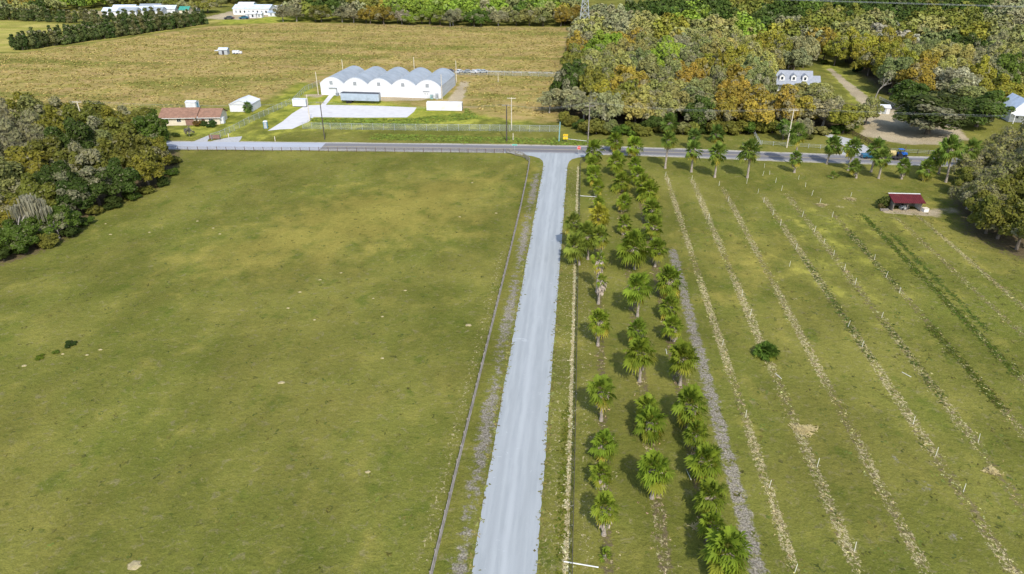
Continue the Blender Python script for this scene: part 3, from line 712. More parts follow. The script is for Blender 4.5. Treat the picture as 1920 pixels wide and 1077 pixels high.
# spreading live oak over the sandy yard and its neighbours
x, y = G(1738, 251)
tree('live_oak', NEAR_OAK, x, y, 11.5, 11.5, (.062,.082,.02), 'huge spreading dark green live oak shading the sandy yard across the highway', 'tree', None, 2)
for j, (px, py, ck, h, r) in enumerate([(1830,238,'dark',11,8.5),(1855,215,'green',8,4.5),(1700,205,'dark',10,6.5),(1790,205,'sage',11,7.5),(1805,190,'pale',12,6.5),(1870,200,'gold',11,7),(1935,215,'green',8,4)]):
    x, y = G(px, py); sp = NEAR_BARE if ck in BAREK else NEAR_OAK
    tree('oak_tree', sp, x, y, h, r, vary(COL[ck], .1), f"{WORD[ck]} tree, {ordn([2,4,0,1,3,5,6].index(j)+1)} from the left around the great live oak", 'tree', 'trees around the live oak', j+1)
for j, (px, py, ck, h, r) in enumerate([(1030,212,'grey',8,4.2),(1500,262,'grey',7,3),(1468,262,'green',6,3.4),(1580,250,'gold',9,5),(1622,235,'tangrey',8.5,4)]):
    x, y = G(px, py); sp = FAR_BARE if ck in BAREK else FAR_OAK
    lb = ['leafless grey round tree standing out in the dry field left of the big wood','thin leafless grey tree at the wood edge behind the highway palms','small green tree left of the tall utility pole by the wood','golden olive tree left of the sandy yard mouth','tan grey tree hanging over the left side of the sandy yard'][j]
    tree('bare_tree' if ck in BAREK else 'oak_tree', sp, x, y, h, r, vary(COL[ck], .1), lb, 'tree', None, j)
# shrubs
for j, (px, py, h, r, c, lb) in enumerate([(1658,388,2.6,1.7,(.07,.09,.018),'round green bush against the left end of the red-roofed shelter'),(1650,392,1.2,.9,(.13,.11,.04),'low brown bush left of the red-roofed shelter'),
    (371,237,2.0,1.4,(.14,.09,.025),'rusty bush before the porch of the brown-roofed house'),(383,236,1.6,1.6,(.05,.08,.02),'dark green bush against the cream wall of the brown-roofed house'),(399,238,2.0,1.9,(.045,.085,.02),'leafy green bush at the right corner of the brown-roofed house'),
    (130,648,.55,1.1,(.035,.06,.01),'dark green weed clump alone in the left pasture'),(75,672,.3,.8,(.10,.14,.01),'bright green low weeds below the dark clump in the left pasture'),(106,662,.3,.7,(.09,.13,.015),'small green weeds touching the dark clump in the left pasture'),
    (330,257,1.4,1.2,(.06,.09,.02),'small green bush on the lawn left of the grey shrub'),(1545,120,2,2.2,(.09,.12,.02),'green bush at the top of the lawn behind the dormer house'),
    (1608,136,2.6,2.4,(.02,.05,.015),'very dark round bush on the lawn behind the dormer house'),(1520,262,1.6,1.3,(.11,.12,.03),'low bush at the foot of the wood by the side drive')]):
    x, y = G(px, py); tree('bush', SHRUBS, x, y, h, r, c, lb, 'bush', None, j)
x, y = G(355, 256); tree('bush', species('gb', [71], 1.6, 3.2, 'bare', 900, .2, 12, .2, 'bark_pale', .06), x, y, 3.4, 1.6, (.17,.16,.17), 'grey leafless upright shrub on the lawn before the brown-roofed house', 'bush')

# undergrowth along the front of the big wood and a few bare stems standing out of it
EB = [1058,1072,1088,1100,1118,1135,1150,1168,1186,1205,1222,1240,1262,1280,1298,1316,1335,1352,1370,1388,1405,1424,1448,1485,1540,1565,1590]
for j, px in enumerate(EB):
    py = 226+min(22, (px-1058)*.6)+R.uniform(-2, 6) if px < 1420 else 252+R.uniform(-3, 3)
    x, y = G(px, py); ck = R.choice(['dark','green','olive','olive','tangrey'])
    tree('bush', SHRUBS, x, y, R.uniform(2.2,4.6), R.uniform(2.4,4.2), vary(COL[ck], .15, R, .8), f"{WORD[ck]} undergrowth bush, {ordn(j+1)} from the left at the foot of the big wood", 'bush', 'undergrowth bushes at the foot of the big wood', j)
for j, (px, py, h_, lx, lb) in enumerate([(1318,196,13,.1,'tall pale bare stem left of the rusty trees in the big wood'),(1395,120,13.5,-.1,'pale bare stem deep in the big wood before the gold trees'),(1215,148,13.5,.15,'pale bare stem in the left half of the big wood'),
        (1690,150,13,.1,'pale bare stem behind the sandy yard trees'),(1505,92,14,0,'pale bare stem behind the dormer house'),(1130,205,10.5,-.15,'bare grey stem at the left front of the big wood')]):
    dead_tree(px, py, h_, lb, False, 30+j, (lx, 0))
LWB = [(8,492),(48,480),(92,466),(135,448),(160,425),(182,405),(212,392),(245,378),(275,366),(305,352),(322,332),(328,310)]
for j, (px, py) in enumerate(LWB):
    x, y = G(px, py-4); ck = ['dark','green','olive'][j % 3]
    tree('bush', SHRUBS, x, y, R.uniform(1.6,2.8), R.uniform(1.8,2.8), vary(COL[ck], .15, R, .6), f"{WORD[ck]} bush, {ordn(j+1)} from the camera along the skirt of the left wood", 'bush', 'bushes along the skirt of the left wood', j+1)

# ------------------------------------------------------------------ palms
def fan_crown(name, seed, n=46, spread=1.0, droop=1.0):
    """fan palm head of radius about 1, centred on the origin"""
    rng = np.random.default_rng(seed); V = []; F = []; T = []; MS = []
    for i in range(n):
        a = i*2.39996+rng.uniform(-.3,.3); t = i/n
        el = rad(80-142*t*droop+rng.uniform(-14,14)); pl = rng.uniform(.36,.66)
        d = Vector((math.cos(a)*math.cos(el), math.sin(a)*math.cos(el), math.sin(el)))
        side = Vector((-math.sin(a), math.cos(a), 0)); up = side.cross(d)*-1
        if up.z < 0 and el < rad(80): up = -up
        roll = rng.uniform(-.5,.5); side2 = side*math.cos(roll)+up*math.sin(roll); up2 = up*math.cos(roll)-side*math.sin(roll)
        base = d*pl*.9; R1 = rng.uniform(.42,.56)*spread; tn = float(np.clip(rng.beta(2,2)+(.15-.4*abs(t-.5)), 0, 1)); yel = (1.0 if t > .88 and rng.random() < .6 else (.35 if t > .72 and rng.random() < .5 else 0))
        o = len(V); V += [tuple(d*.04-side*.012), tuple(d*.04+side*.012), tuple(base+side2*.012), tuple(base-side2*.012)]; F.append((o,o+1,o+2,o+3)); T.append(.5); MS.append(.5)
        ns = 11; angs = [rad(-105+210*k/(ns-1)) for k in range(ns)]
        for k, g in enumerate(angs):
            dd = d*math.cos(g)+side2*math.sin(g); hw = rad(9.0)
            l1 = dd*math.cos(hw)-(side2*math.cos(g)-d*math.sin(g))*math.sin(hw); l2 = dd*math.cos(hw)+(side2*math.cos(g)-d*math.sin(g))*math.sin(hw)
            rr = R1*(1-.25*abs(g)/rad(105))*rng.uniform(.85,1.1); sag = -Vector((0,0,1))*rr*rng.uniform(.15,.45)
            o = len(V); V += [tuple(base), tuple(base+l1*rr*.62+up2*.02), tuple(base+dd*rr+sag), tuple(base+l2*rr*.62-up2*.03)]
            F.append((o,o+1,o+2,o+3)); T.append(float(np.clip(tn+rng.uniform(-.15,.15),0,1))); MS.append(yel)
    me = np_mesh(name, np.array(V), np.array(F), [('tint','FACE',np.array(T)), ('moss','FACE',np.array(MS))]); me.materials.append(M['palm_leaf']); return me
CROWNS = [fan_crown('crown', 200+i, n=[50,44,54,48,40,52][i]) for i in range(6)]
SPARSE = [fan_crown('crown', 300+i, n=20) for i in range(2)]
def dead_fronds(rng, rt, top, ln):
    V = []; F = []
    for i in range(170):
        a = rng.uniform(0, 6.28); z = top-rng.uniform(0, ln*.75); l = rng.uniform(.35,.8)*min(1.2, ln+.3); r0 = rt*rng.uniform(.8,1.1); r1 = r0+rng.uniform(.3,.85)*(1-.5*(top-z)/max(ln,.1))
        w_ = rng.uniform(.08,.22); c, s = math.cos(a), math.sin(a); e = Vector((-s, c, 0))*w_
        p = Vector((c*r0, s*r0, z)); q = Vector((c*r1, s*r1, z-l)); md = (p+q)/2+Vector((c,s,0))*.12
        o = len(V); V += [tuple(p), tuple(md-e), tuple(q), tuple(md+e)]; F.append((o,o+1,o+2,o+3))
    return V, F
def palm(bx, by, cx, cy, rpx, label, group, i, col=(.150,.205,.020), dead=False, hmin=.5, skirt=True, tr=1.0):
    x, y = G(bx, by); h = max(hmin, HG(bx, by, cy)); s_ = .885*(by+134)/CAM_H
    # distance changes with height: radius measured in the image at the crown
    r = rpx/s_*(1.24 if rpx > 16 else 1.55)
    rng = random.Random(1000+i); o = root('palm_tree', label, 'palm', (x, y, 0), rng.uniform(0, 6.28), group)
    # lean so that the crown sits over its own foot plus the surveyed offset
    off = (cx-PX(x, y, h)[0])/s_; off = max(-1.3, min(1.3, off)); rz = o.rotation_euler.z
    top = Vector((off*math.cos(-rz), off*math.sin(-rz), h-.25*r))
    rt = .20*tr; m = MB(); N = 7; pv = Vector((0,0,-.1))
    for k in range(1, N+1):
        t = k/N; q = Vector((top.x*t*t, top.y*t*t, top.z*t)); m.tube(pv, q, rt*(1.35 if k == 1 else 1.0)*(1+.12*(k % 2)), rt*(.95+.1*rng.random()), 8, k == N); pv = q
    m.build('trunk', 'palm_trunk', o, smooth=False)
    if skirt and h > 1.3:
        ln = min(h*.7, 2.6); V, F = dead_fronds(rng, rt*1.3, 0, ln); mm = MB()
        mm.add([(v[0]+top.x*(1+v[2]/max(h,1)*.8), v[1]+top.y*(1+v[2]/max(h,1)*.8), max(.1, v[2]+top.z+.1)) for v in V], F); mm.build('dead_frond_skirt', 'skirt', o)
    me = (SPARSE if dead else CROWNS)[i % (2 if dead else 6)]; c = link('crown', me, None, o, top)
    c.scale = (r*1.05, r*1.05, r*1.28); cc = vary(col, .12, rng); c.color = (*cc, 1); c.rotation_euler.z = rng.uniform(0, 6.28)
    return o
YEL = (.26,.25,.03)
ROWA = [(1132,1045,1137,1040,12),(1132,1003,1136,946,24),(1127,916,1129,884,20),(1132,861,1134,828,24),(1127,789,1130,728,25),(1121,648,1126,597,20),(1122,570,1129,523,9),(1119,548,1125,484,12),
        (1118,448,1126,398,15),(1121,398,1123,378,9),(1117,370,1122,346,9),(1114,350,1114,323,11),(1113,330,1113,304,11),(1114,305,1114,277,13)]
for j, (bx, by, cx, cy, r) in enumerate(ROWA):
    extra = {0:'tiny ', 5:'bushy ', 6:'shrivelled ', 7:'thin ', 8:'yellowing '}.get(j, '')
    palm(bx, by, cx, cy, r, f"{extra}fan palm, {ordn(j+1)} from the bottom of the photo in the row nearest the drive", 'palms of the row nearest the drive', j, YEL if j in (8,) else (.150,.205,.020), dead=j in (0,6,7), hmin=.4)
CL = [(1078,470,1076,413,13,'topmost small palm of the ragged clump by the wire fence'),(1086,497,1081,455,22,'yellow-green left palm of the ragged clump by the wire fence'),(1102,487,1103,435,22,'middle palm of the ragged clump by the wire fence'),(1127,492,1127,438,17,'right palm of the ragged clump by the wire fence, dead fronds hanging')]
for j, (bx, by, cx, cy, r, lb) in enumerate(CL): palm(bx, by, cx, cy, r, lb, 'palms of the ragged clump', 40+j, (.15,.19,.028))
ROWB = [(1222,934,1230,874,30),(1219,825,1224,786,27),(1215,795,1214,758,20),(1199,716,1202,655,27),(1198,660,1197,614,18),(1195,594,1198,533,24),(1190,505,1191,456,28),(1168,440,1172,414,11),(1167,398,1172,374,11),
        (1165,360,1167,336,14),(1156,330,1157,298,13),(1154,285,1155,260,11)]
for j, (bx, by, cx, cy, r) in enumerate(ROWB): palm(bx, by, cx, cy, r, f"fan palm, {ordn(j+1)} from the bottom of the photo in the middle palm row", 'palms of the middle row', 60+j)
ROWC = [(1358,1082,1368,1028,40),(1338,1015,1338,980,24),(1332,965,1335,925,30),(1318,900,1326,858,30),(1306,845,1307,808,22),(1290,803,1297,752,30),(1275,722,1283,664,27),(1263,640,1263,608,19),(1254,600,1258,570,19),
        (1250,560,1257,518,24),(1228,500,1234,461,17),(1222,450,1227,418,14),(1216,420,1223,387,17),(1207,378,1218,352,15),(1200,368,1207,340,12),(1192,348,1198,323,11),(1189,332,1191,304,9),(1187,296,1190,269,12)]
for j, (bx, by, cx, cy, r) in enumerate(ROWC): palm(bx, by, cx, cy, r, f"fan palm, {ordn(j+1)} from the bottom of the photo in the right-hand palm row", 'palms of the right-hand row', 80+j)
HW = [(1247,316,1255,258,11),(1296,323,1301,277,12),(1340,333,1347,283,13),(1401,334,1408,277,15),(1489,324,1494,293,9),(1489,311,1498,245,13),(1550,308,1564,268,12),(1561,334,1563,329,8),(1590,320,1602,272,12),(1605,334,1604,309,9),
      (1633,323,1646,273,12),(1647,335,1657,291,12),(1690,336,1697,308,10),(1731,338,1740,313,12),(1760,326,1763,290,12),(1773,342,1785,273,16),(1816,335,1811,275,12)]
for j, (bx, by, cx, cy, r) in enumerate(sorted(HW)):
    palm(bx, by, cx, cy, r, f"tall fan palm, {ordn(j+1)} from the left in the line between field and highway", 'palms lining the highway', 120+j, (.125,.185,.03), dead=(r == 8), tr=1.25)
NS = [(1256,258,1257,225,12),(1343,266,1345,246,11),(1303,280,1303,253,10),(1153,266,1155,246,8),(466,212,464,199,7)]
for j, (bx, by, cx, cy, r) in enumerate(NS):
    palm(bx, by, cx, cy, r, ['tall palm before the wood, left of the three beyond the highway','palm with bare trunk before the wood, right of the three beyond the highway','palm before the wood, middle of the three beyond the highway','small palm beside the highway verge above the middle palm row','palm hiding the right side of the white metal garage'][j], None, 150+j, (.10,.16,.03))
# cycad-like dense palm bush alone in the field
x, y = G(1437, 668); o = root('palm_bush', 'dense dark green palm bush standing alone among the planting strips', 'palm bush', (x, y, 0))
for j in range(4):
    c = link('crown', CROWNS[j], None, o, (.35*math.cos(j*1.6), .35*math.sin(j*1.6), .55+.12*j)); c.scale = (1.85, 1.85, 1.75); c.color = (.075,.13,.018,1); c.rotation_euler.z = j

# ------------------------------------------------------------------ stakes in the planting strips
ST = [(1433,315),(1443,328),(1454,343),(1465,358),(1497,337),(1510,351),(1522,367),(1537,382),(1560,408),(1595,369),(1421,363),(1432,380),(1449,404),(1365,378),(1348,349),(1297,338),(1303,353),(1312,378),(1248,330),(1253,344),
(1463,423),(1504,407),(1527,435),(1545,457),(1563,479),(1492,468),(1639,488),(1329,412),(1583,507),(1603,534),(1661,521),(1686,550),(1653,596),(1590,613),(1616,651),(1712,796),(1834,830),(1754,856),(1806,923),(1532,876),(1442,915),
(1602,1034),(1490,1074),(1354,648),(1406,593),(1391,556),(1398,783),(1480,500),(1430,330),(1400,345)]
sw = sorted([(min(range(9), key=lambda q: abs(STRIPS[q]-G(*p)[0])), -G(*p)[1], p) for p in ST]); cnt = {}
stm = MB().tube((0,0,-.05), (0,0,1.25), .038, .034, 6)
sme = bpy.data.meshes.new('stake'); sme.from_pydata(stm.v, [], stm.f); sme.materials.append(M['stake'])
for q, ny_, p in sw:
    cnt[q] = cnt.get(q, 0)+1; x, y = G(*p); o = link('stake', sme, None, None, (x, y, 0), R.uniform(0, 6)); o.rotation_euler = (R.uniform(-.09,.09), R.uniform(-.06,.1), R.uniform(0,6)); o.scale.z = R.uniform(.85, 1.12)
    tag(o, f"thin pale stake, {ordn(cnt[q])} from the highway in {ordn(q+1)} planting strip right of the palms", 'stake', 'pale stakes marking the planting strips')
for j, (p, a, lb) in enumerate([((1545,457),0,None),((1700,703),.9,'pale stake lying flat on the 5th planting strip'),((1460,706),.7,'pale stick lying just below the lone palm bush'),((1293,893),.5,'white stick lying left of the right-hand palm row'),((1250,660),.3,'pale stick lying between the middle and right palm rows')]):
    if lb is None: continue
    x, y = G(*p); m = MB().tube((-.7,0,.06),(.7,.1,.06),.045,.04,6); tag(m.build('fallen_stake', 'stake', None, (x, y, 0), a+1.2), lb, 'stake')
for (p, q, lb) in [((1057,1056),(1122,1067),'white pipe lying across the wire fence at the bottom of the photo'),((1087,369),(1118,371),'white pipe lying across the wire fence beside the upper palms'),((1062,262),(1100,266),'long white pole lying in the verge right of the yellow signs')]:
    a = G(*p); b = G(*q); m = MB().tube((0,0,.22),(b[0]-a[0], b[1]-a[1],.22),.06,.06,8); tag(m.build('white_pipe', 'white_paint', None, (a[0], a[1], 0)), lb, 'pipe')
# straw and palm-litter heaps
def heap(px, py, r, label, n=260, mat='hay', h=.35):
    x, y = G(px, py); rng = np.random.default_rng(int(px*7+py)); a = rng.uniform(0,6.28,n); d = r*np.minimum(np.abs(rng.normal(size=n))*.5, .95)*(1+.3*np.sin(a*3+px)); P = np.stack([d*np.cos(a), d*np.sin(a)*.7, h*np.clip(1-d/r, 0, 1)*rng.random(n)+.05],1)
    b = rng.uniform(0,6.28,n); e = np.stack([np.cos(b),np.sin(b),rng.uniform(-.3,.3,n)],1)*rng.uniform(.15,.4,n)[:,None]; s = np.stack([-np.sin(b),np.cos(b),0*b],1)*.05
    V = np.stack([P-e-s,P-e+s,P+e+s,P+e-s],1).reshape(-1,3); V[:,2] = np.maximum(V[:,2],.02)
    return tag(link('straw_heap', np_mesh('straw_heap', V, np.arange(4*n).reshape(n,4)), mat, None, (x, y, 0)), label, 'straw heap')
heap(1508,806,1.5,'yellow straw heap on the 2nd planting strip in the lower right field',420); heap(1312,990,.8,'brown palm litter heap at the left foot of the right-hand palm row'); heap(1858,884,.8,'small straw heap on the 5th strip near the right edge')
heap(1540,385,1.5,'thin ring of straw around a stake near the highway'); heap(1595,374,1.4,'flat straw ring around the lone stake left of the red-roofed shelter'); heap(1120,960,.0+.7,'dead fronds at the foot of the lowest roadside palm')
def mound(px, py, r, label):
    x, y = G(px, py); m = MB(); n = 12; rng = random.Random(px); rr = [r*rng.uniform(.7,1.2) for _ in range(n)]
    vs = [(0,0,.10)]+[(rr[k]*.55*math.cos(6.283*k/n), rr[k]*.4*math.sin(6.283*k/n), .08) for k in range(n)]+[(rr[k]*math.cos(6.283*k/n), rr[k]*.75*math.sin(6.283*k/n), .004) for k in range(n)]
    fs = [(0,k+1,(k+1)%n+1) for k in range(n)]+[(k+1,k+1+n,(k+1)%n+1+n,(k+1)%n+1) for k in range(n)]
    return tag(m.add(vs, fs).build('sand_mound', 'sand_mat', None, (x, y, 0)), label, 'mound', 'pale anthill mounds in the left pasture')
M['sand_mat'] = paint('sand_mat', (.34,.28,.15), .95, .25, 5, stain=(.3,.27,.1))
MO = [(252,1060,.75),(527,718,.5),(878,610,.5),(717,672,.3),(717,594,.28),(690,885,.35),(45,686,.45),(118,664,.25),(163,666,.3),(188,656,.3),(412,439,.35),(400,428,.3),(370,415,.3),(280,436,.3),(207,440,.35),(198,420,.25),
      (885,343,.35),(862,407,.3),(930,400,.3),(640,512,.3),(600,525,.3),(562,548,.3),(540,578,.3),(700,560,.25),(760,545,.3),(590,600,.28)]
for j, (px, py, r) in enumerate(sorted(MO, key=lambda t: -t[1])):
    mound(px, py, r, f"pale sandy anthill mound, {ordn(j+1)} counting up from the bottom of the left pasture")

# ------------------------------------------------------------------ fences
def fence(name, pts, sp, h, ph, rails, pm, rm, label, pw=.11, rh=.13, rt=.035, wire=False, mesh_panel=None, cat='fence'):
    x0, y0 = pts[0]; o = root(name, label, cat, (x0, y0, 0)); P = [Vector((p[0]-x0, p[1]-y0, 0)) for p in pts]
    pmesh = MB().box((0,0,ph/2-.05), (pw, pw, ph+.1)); me = bpy.data.meshes.new('post'); me.from_pydata(pmesh.v, [], pmesh.f); me.materials.append(M[pm])
    cnt_ = 0; rl = [MB() for _ in rails]; pan = MB()
    for a, b in zip(P[:-1], P[1:]):
        L = (b-a).length; n = max(1, round(L/sp)); e = (b-a).normalized(); ang = math.atan2(e.y, e.x)
        for k in range(n+(1 if b is P[-1] else 0)):
            c = a.lerp(b, k/n); q = link('post', me, None, o, c, ang); q.scale.z = R.uniform(.95,1.05); cnt_ += 1
        for r_, z in zip(rl, rails):
            if wire: r_.tube(a+Vector((0,0,z)), b+Vector((0,0,z)), rt, rt, 5)
            else:
                nv = Vector((-e.y, e.x, 0))*(pw/2+rt/2+.002)
                for k in range(n):
                    u = a.lerp(b, k/n)-nv; v = a.lerp(b, (k+1)/n)-nv; z1 = z+R.uniform(-.02,.02); c = (u+v)/2
                    r_.box((c.x, c.y, z1), ((v-u).length-.01, rt, rh), ang)
        if mesh_panel:
            pan.add([a+Vector((0,0,.05)), b+Vector((0,0,.05)), b+Vector((0,0,h)), a+Vector((0,0,h))], [(0,1,2,3)])
    for r_ in rl: r_.build('wire' if wire and mesh_panel is None else 'rail', rm, o)
    if mesh_panel: pan.build('mesh_panel', mesh_panel, o)
    return o
fence('wooden_fence', [(-12.2,34),(-12.15,60),(-12.0,90),(-11.85,118),(-11.8,142),(-12.0,165),(-12.3,178.5),(-14.2,182.6),(-16.6,184.4),(-19.4,186.6)], 2.5, 1.3, 1.35, (.32,.66,1.0,1.28), 'grey_wood', 'weathered', 'weathered grey board fence running along the left side of the drive', rh=.16, rt=.075)
fence('wooden_fence', [(-20.2,186.2),(-40,185.0),(-67,183.2),(-104,180.6),(-118,179.4),(-135,177.6)], 2.6, 1.2, 1.3, (.45,.8,1.15), 'brown_wood', 'grey_wood', 'low rail fence between the left pasture and the highway', rh=.09, rt=.04)
fence('wire_fence', [(1.45,34),(1.5,70),(1.4,115),(1.45,178),(3.5,183)], 3.0, 1.2, 1.25, (.3,.62,.92,1.15), 'post_dark', 'post_dark', 'dark wire fence between the drive and the first palm row', pw=.09, wire=True, rt=.028)
fence('wire_fence', [G(1392,278), G(1428,272), G(1560,281), G(1578,284)], 3.0, 1.2, 1.3, (.4,.8,1.15), 'galv', 'galv', 'grey wire fence on the far verge before the wood', pw=.1, wire=True, rt=.025)
fence('wire_fence', [G(1425,272), G(1415,255), G(1408,240)], 2.6, 1.2, 1.3, (.4,.8,1.15), 'galv', 'galv', 'grey wire fence turning up into the wood', pw=.12, wire=True, rt=.025)
fence('wire_fence', [G(1668,286), G(1720,289), G(1760,291), G(1830,296)], 3.0, 1.2, 1.3, (.4,.8,1.15), 'post_dark', 'galv', 'post and wire fence before the sandy yard', pw=.13, wire=True, rt=.025)
fence('wooden_fence', [G(1648,284), G(1622,266), G(1598,254), G(1575,246)], 2.4, 1.3, 1.4, (.4,.8,1.2), 'brown_wood', 'brown_wood', 'brown board fence beside the side drive by the sandy yard', rh=.2, rt=.05)
fence('wooden_fence', [G(1688,208), G(1665,196), G(1648,188)], 2.6, 1.3, 1.4, (.5,1.1), 'pale_wood', 'pale_wood', 'pale board fence right of the small white shed', rh=.3, rt=.05)
fence('chain_link_fence', [G(568,242), G(620,243), G(760,245), G(900,246), G(1049,248)], 3.2, 2.0, 2.1, (2.0,), 'galv', 'galv', 'long chain link fence between the greenhouse yard and the highway', pw=.07, wire=True, rt=.03, mesh_panel='chain_mesh')
fence('chain_link_fence', [G(397,263), G(414,258), G(440,246), G(468,231), G(545,196)], 3.0, 1.9, 2.0, (1.9,), 'galv', 'galv', 'chain link fence running slantwise right of the brown-roofed house', pw=.07, wire=True, rt=.03, mesh_panel='chain_mesh')
fence('chain_link_fence', [G(549,196), G(572,172), G(600,160)], 3.0, 1.9, 2.0, (1.9,), 'galv', 'galv', 'chain link fence at the left side of the greenhouse', pw=.07, wire=True, rt=.03, mesh_panel='chain_mesh')
fence('chain_link_fence', [G(850,141), G(930,142), G(1058,145)], 3.5, 2.0, 2.1, (2.0,), 'galv', 'galv', 'chain link fence along the lane behind the greenhouse', pw=.07, wire=True, rt=.03, mesh_panel='chain_mesh')
fence('field_fence', [G(645,48), G(900,55), G(1078,57)], 4.0, 1.3, 1.3, (.6,1.2), 'post_dark', 'post_dark', 'dark field fence before the far woodland', pw=.12, wire=True, rt=.04)
def gate(px, py, lb):
    x, y = G(px, py); o = root('panel_gate', lb, 'gate', (x, y, 0), .05)
    MB().box((0,0,.85),(3.1,.06,1.2)).build('panel', 'brick_wall', o)
    for s in (-1,1): MB().box((s*1.62,0,.75),(.12,.12,1.6)).build('post', 'post_dark', o)
    for z in (.3,.85,1.4): MB().box((0,-.055,z),(3.0,.04,.08)).build('rail', 'brown_wood', o)
gate(403, 262, 'dark brown panel gate beside the gravel drive of the brown-roofed house')

# ------------------------------------------------------------------ the long white greenhouse
def between(a, b): return math.atan2(b[1]-a[1], b[0]-a[0])
gA = G(603, 178); gB = G(824, 187.5); ga = between(gA, gB)*.55; gW = math.hypot(gB[0]-gA[0], gB[1]-gA[1]); gD = 25.0; EH = 4.3; RH = 6.6; BW = gW/5
gh = root('greenhouse', 'long white greenhouse of five round-topped bays beyond the highway', 'greenhouse', (gA[0], gA[1], 0), ga)
def arch(n=9): return [(BW*k/n, EH+(RH-EH)*math.sin(math.pi*k/n)**.85) for k in range(n+1)]
for b_ in range(5):
    ar = arch(); x0 = b_*BW
    wall_ = [(x0+p[0], p[1]) for p in ar]; prof_ = [(x0, 0)]+wall_+[(x0+BW, 0)]
    MB().ext_y([(p[0], p[1]) for p in prof_], 0, .12).build('gable_wall', 'greenhouse_wall', gh)
    MB().ext_y([(p[0], p[1]) for p in prof_], gD-.12, gD).build('gable_wall', 'greenhouse_wall', gh)
    mb = MB(); n = len(wall_)
    mb.add([(p[0], .13, p[1]+.03) for p in wall_]+[(p[0], gD-.13, p[1]+.03) for p in wall_]+[(p[0], .13, p[1]-.05) for p in wall_]+[(p[0], gD-.13, p[1]-.05) for p in wall_],
           [(k, k+1, n+k+1, n+k) for k in range(n-1)]+[(2*n+k, 3*n+k, 3*n+k+1, 2*n+k+1) for k in range(n-1)])
    mb.build('roof', 'roof_film', gh)
    tr_ = MB()
    for k in range(n-1): tr_.tube((wall_[k][0], -.02, wall_[k][1]+.05), (wall_[k+1][0], -.02, wall_[k+1][1]+.05), .09, .09, 6)
    tr_.build('gable_trim', 'white_metal', gh)
    hp = MB()
    for yy_ in np.arange(3, gD-1, 3.1):
        for k in range(n-1): hp.tube((wall_[k][0], yy_, wall_[k][1]+.05), (wall_[k+1][0], yy_, wall_[k+1][1]+.05), .035, .035, 4, False)
    hp.build('roof_hoops', 'galv', gh)
    f = MB().box((x0+BW*.47, -.03, 4.6), (1.3,.08,1.3)).build('vent', 'vent_grey', gh)
    fr = MB()
    for s in (-1,1): fr.box((x0+BW*.47+s*.68, -.05, 4.6), (.09,.14,1.45)); fr.box((x0+BW*.47, -.05, 4.6+s*.68), (1.3,.14,.09))
    for k in range(3): fr.box((x0+BW*.47, -.085, 4.25+.35*k), (1.25,.03,.05))
    fr.build('vent_frame', 'white_metal', f)
    if b_: MB().box((x0, -.04, EH/2), (.14,.08,EH)).build('bay_post', 'white_metal', gh)
MB().box((-.05, gD/2, EH/2), (.08, gD-.3, EH)).build('side_wall', 'side_film', gh)
MB().box((gW+.05, gD/2, EH/2), (.08, gD-.3, EH)).build('side_wall', 'side_film', gh)
ribs = MB()
for yy_ in np.arange(1.5, gD-1, 2.0): ribs.box((gW+.12, yy_, EH/2), (.06,.08,EH))
ribs.box((gW+.12, gD/2, EH-.2), (.05, gD-.4, .12)); ribs.box((gW+.12, gD/2, 1.2), (.05, gD-.4, .08)); ribs.build('side_posts', 'galv', gh)
MB().box((gW+.02, .4, EH/2+.05), (.3,.7,EH)).build('corner_panel', 'greenhouse_wall', gh)
d1 = MB().box((BW*.52, -.12, 1.35), (2.6,.14,2.7)).build('door', 'white_metal', gh); MB().box((BW*.52, -.35, 2.85), (3.1,.6,.14)).build('door_hood', 'galv', gh); MB().box((BW*.52+1.55, -.2, 1.3), (.2,.3,2.7)).build('door_jamb', 'vent_grey', gh)
d2 = MB().box((BW*4+BW*.42, -.12, 1.2), (2.2,.14,2.4)).build('door', 'white_metal', gh); MB().box((BW*4+BW*.42, -.25, 2.6), (2.5,.4,.12)).build('door_hood', 'galv', gh)
for s in (-.45,.45): MB().box((BW*4+BW*.42+s, -.21, 1.6), (.22,.03,.3)).build('pane', 'glass', d2)
for (xx, hh, mm) in [(BW*4+BW*.66,1.5,'teal_paint'),(BW*.72,1.1,'vent_grey'),(gW-1.2,2.0,'galv')]:
    c_, s_ = math.cos(ga), math.sin(ga); wx_, wy_ = gA[0]+c_*xx+s_*.9, gA[1]+s_*xx-c_*.9
    o = root('utility_cabinet', {1.5:'teal utility cabinet by the right door of the greenhouse', 1.1:'small grey cabinet by the left door of the greenhouse', 2.0:'tall grey tank at the right front corner of the greenhouse'}[hh], 'cabinet', (wx_, wy_, 0), ga)
    MB().box((0,0,hh/2),(1.0,.7,hh)).build('body', mm, o); MB().box((0,0,hh+.04),(1.1,.8,.08)).build('lid', 'galv', o); MB().box((.2,-.37,hh*.55),(.5,.04,hh*.6)).build('door', 'vent_grey', o)

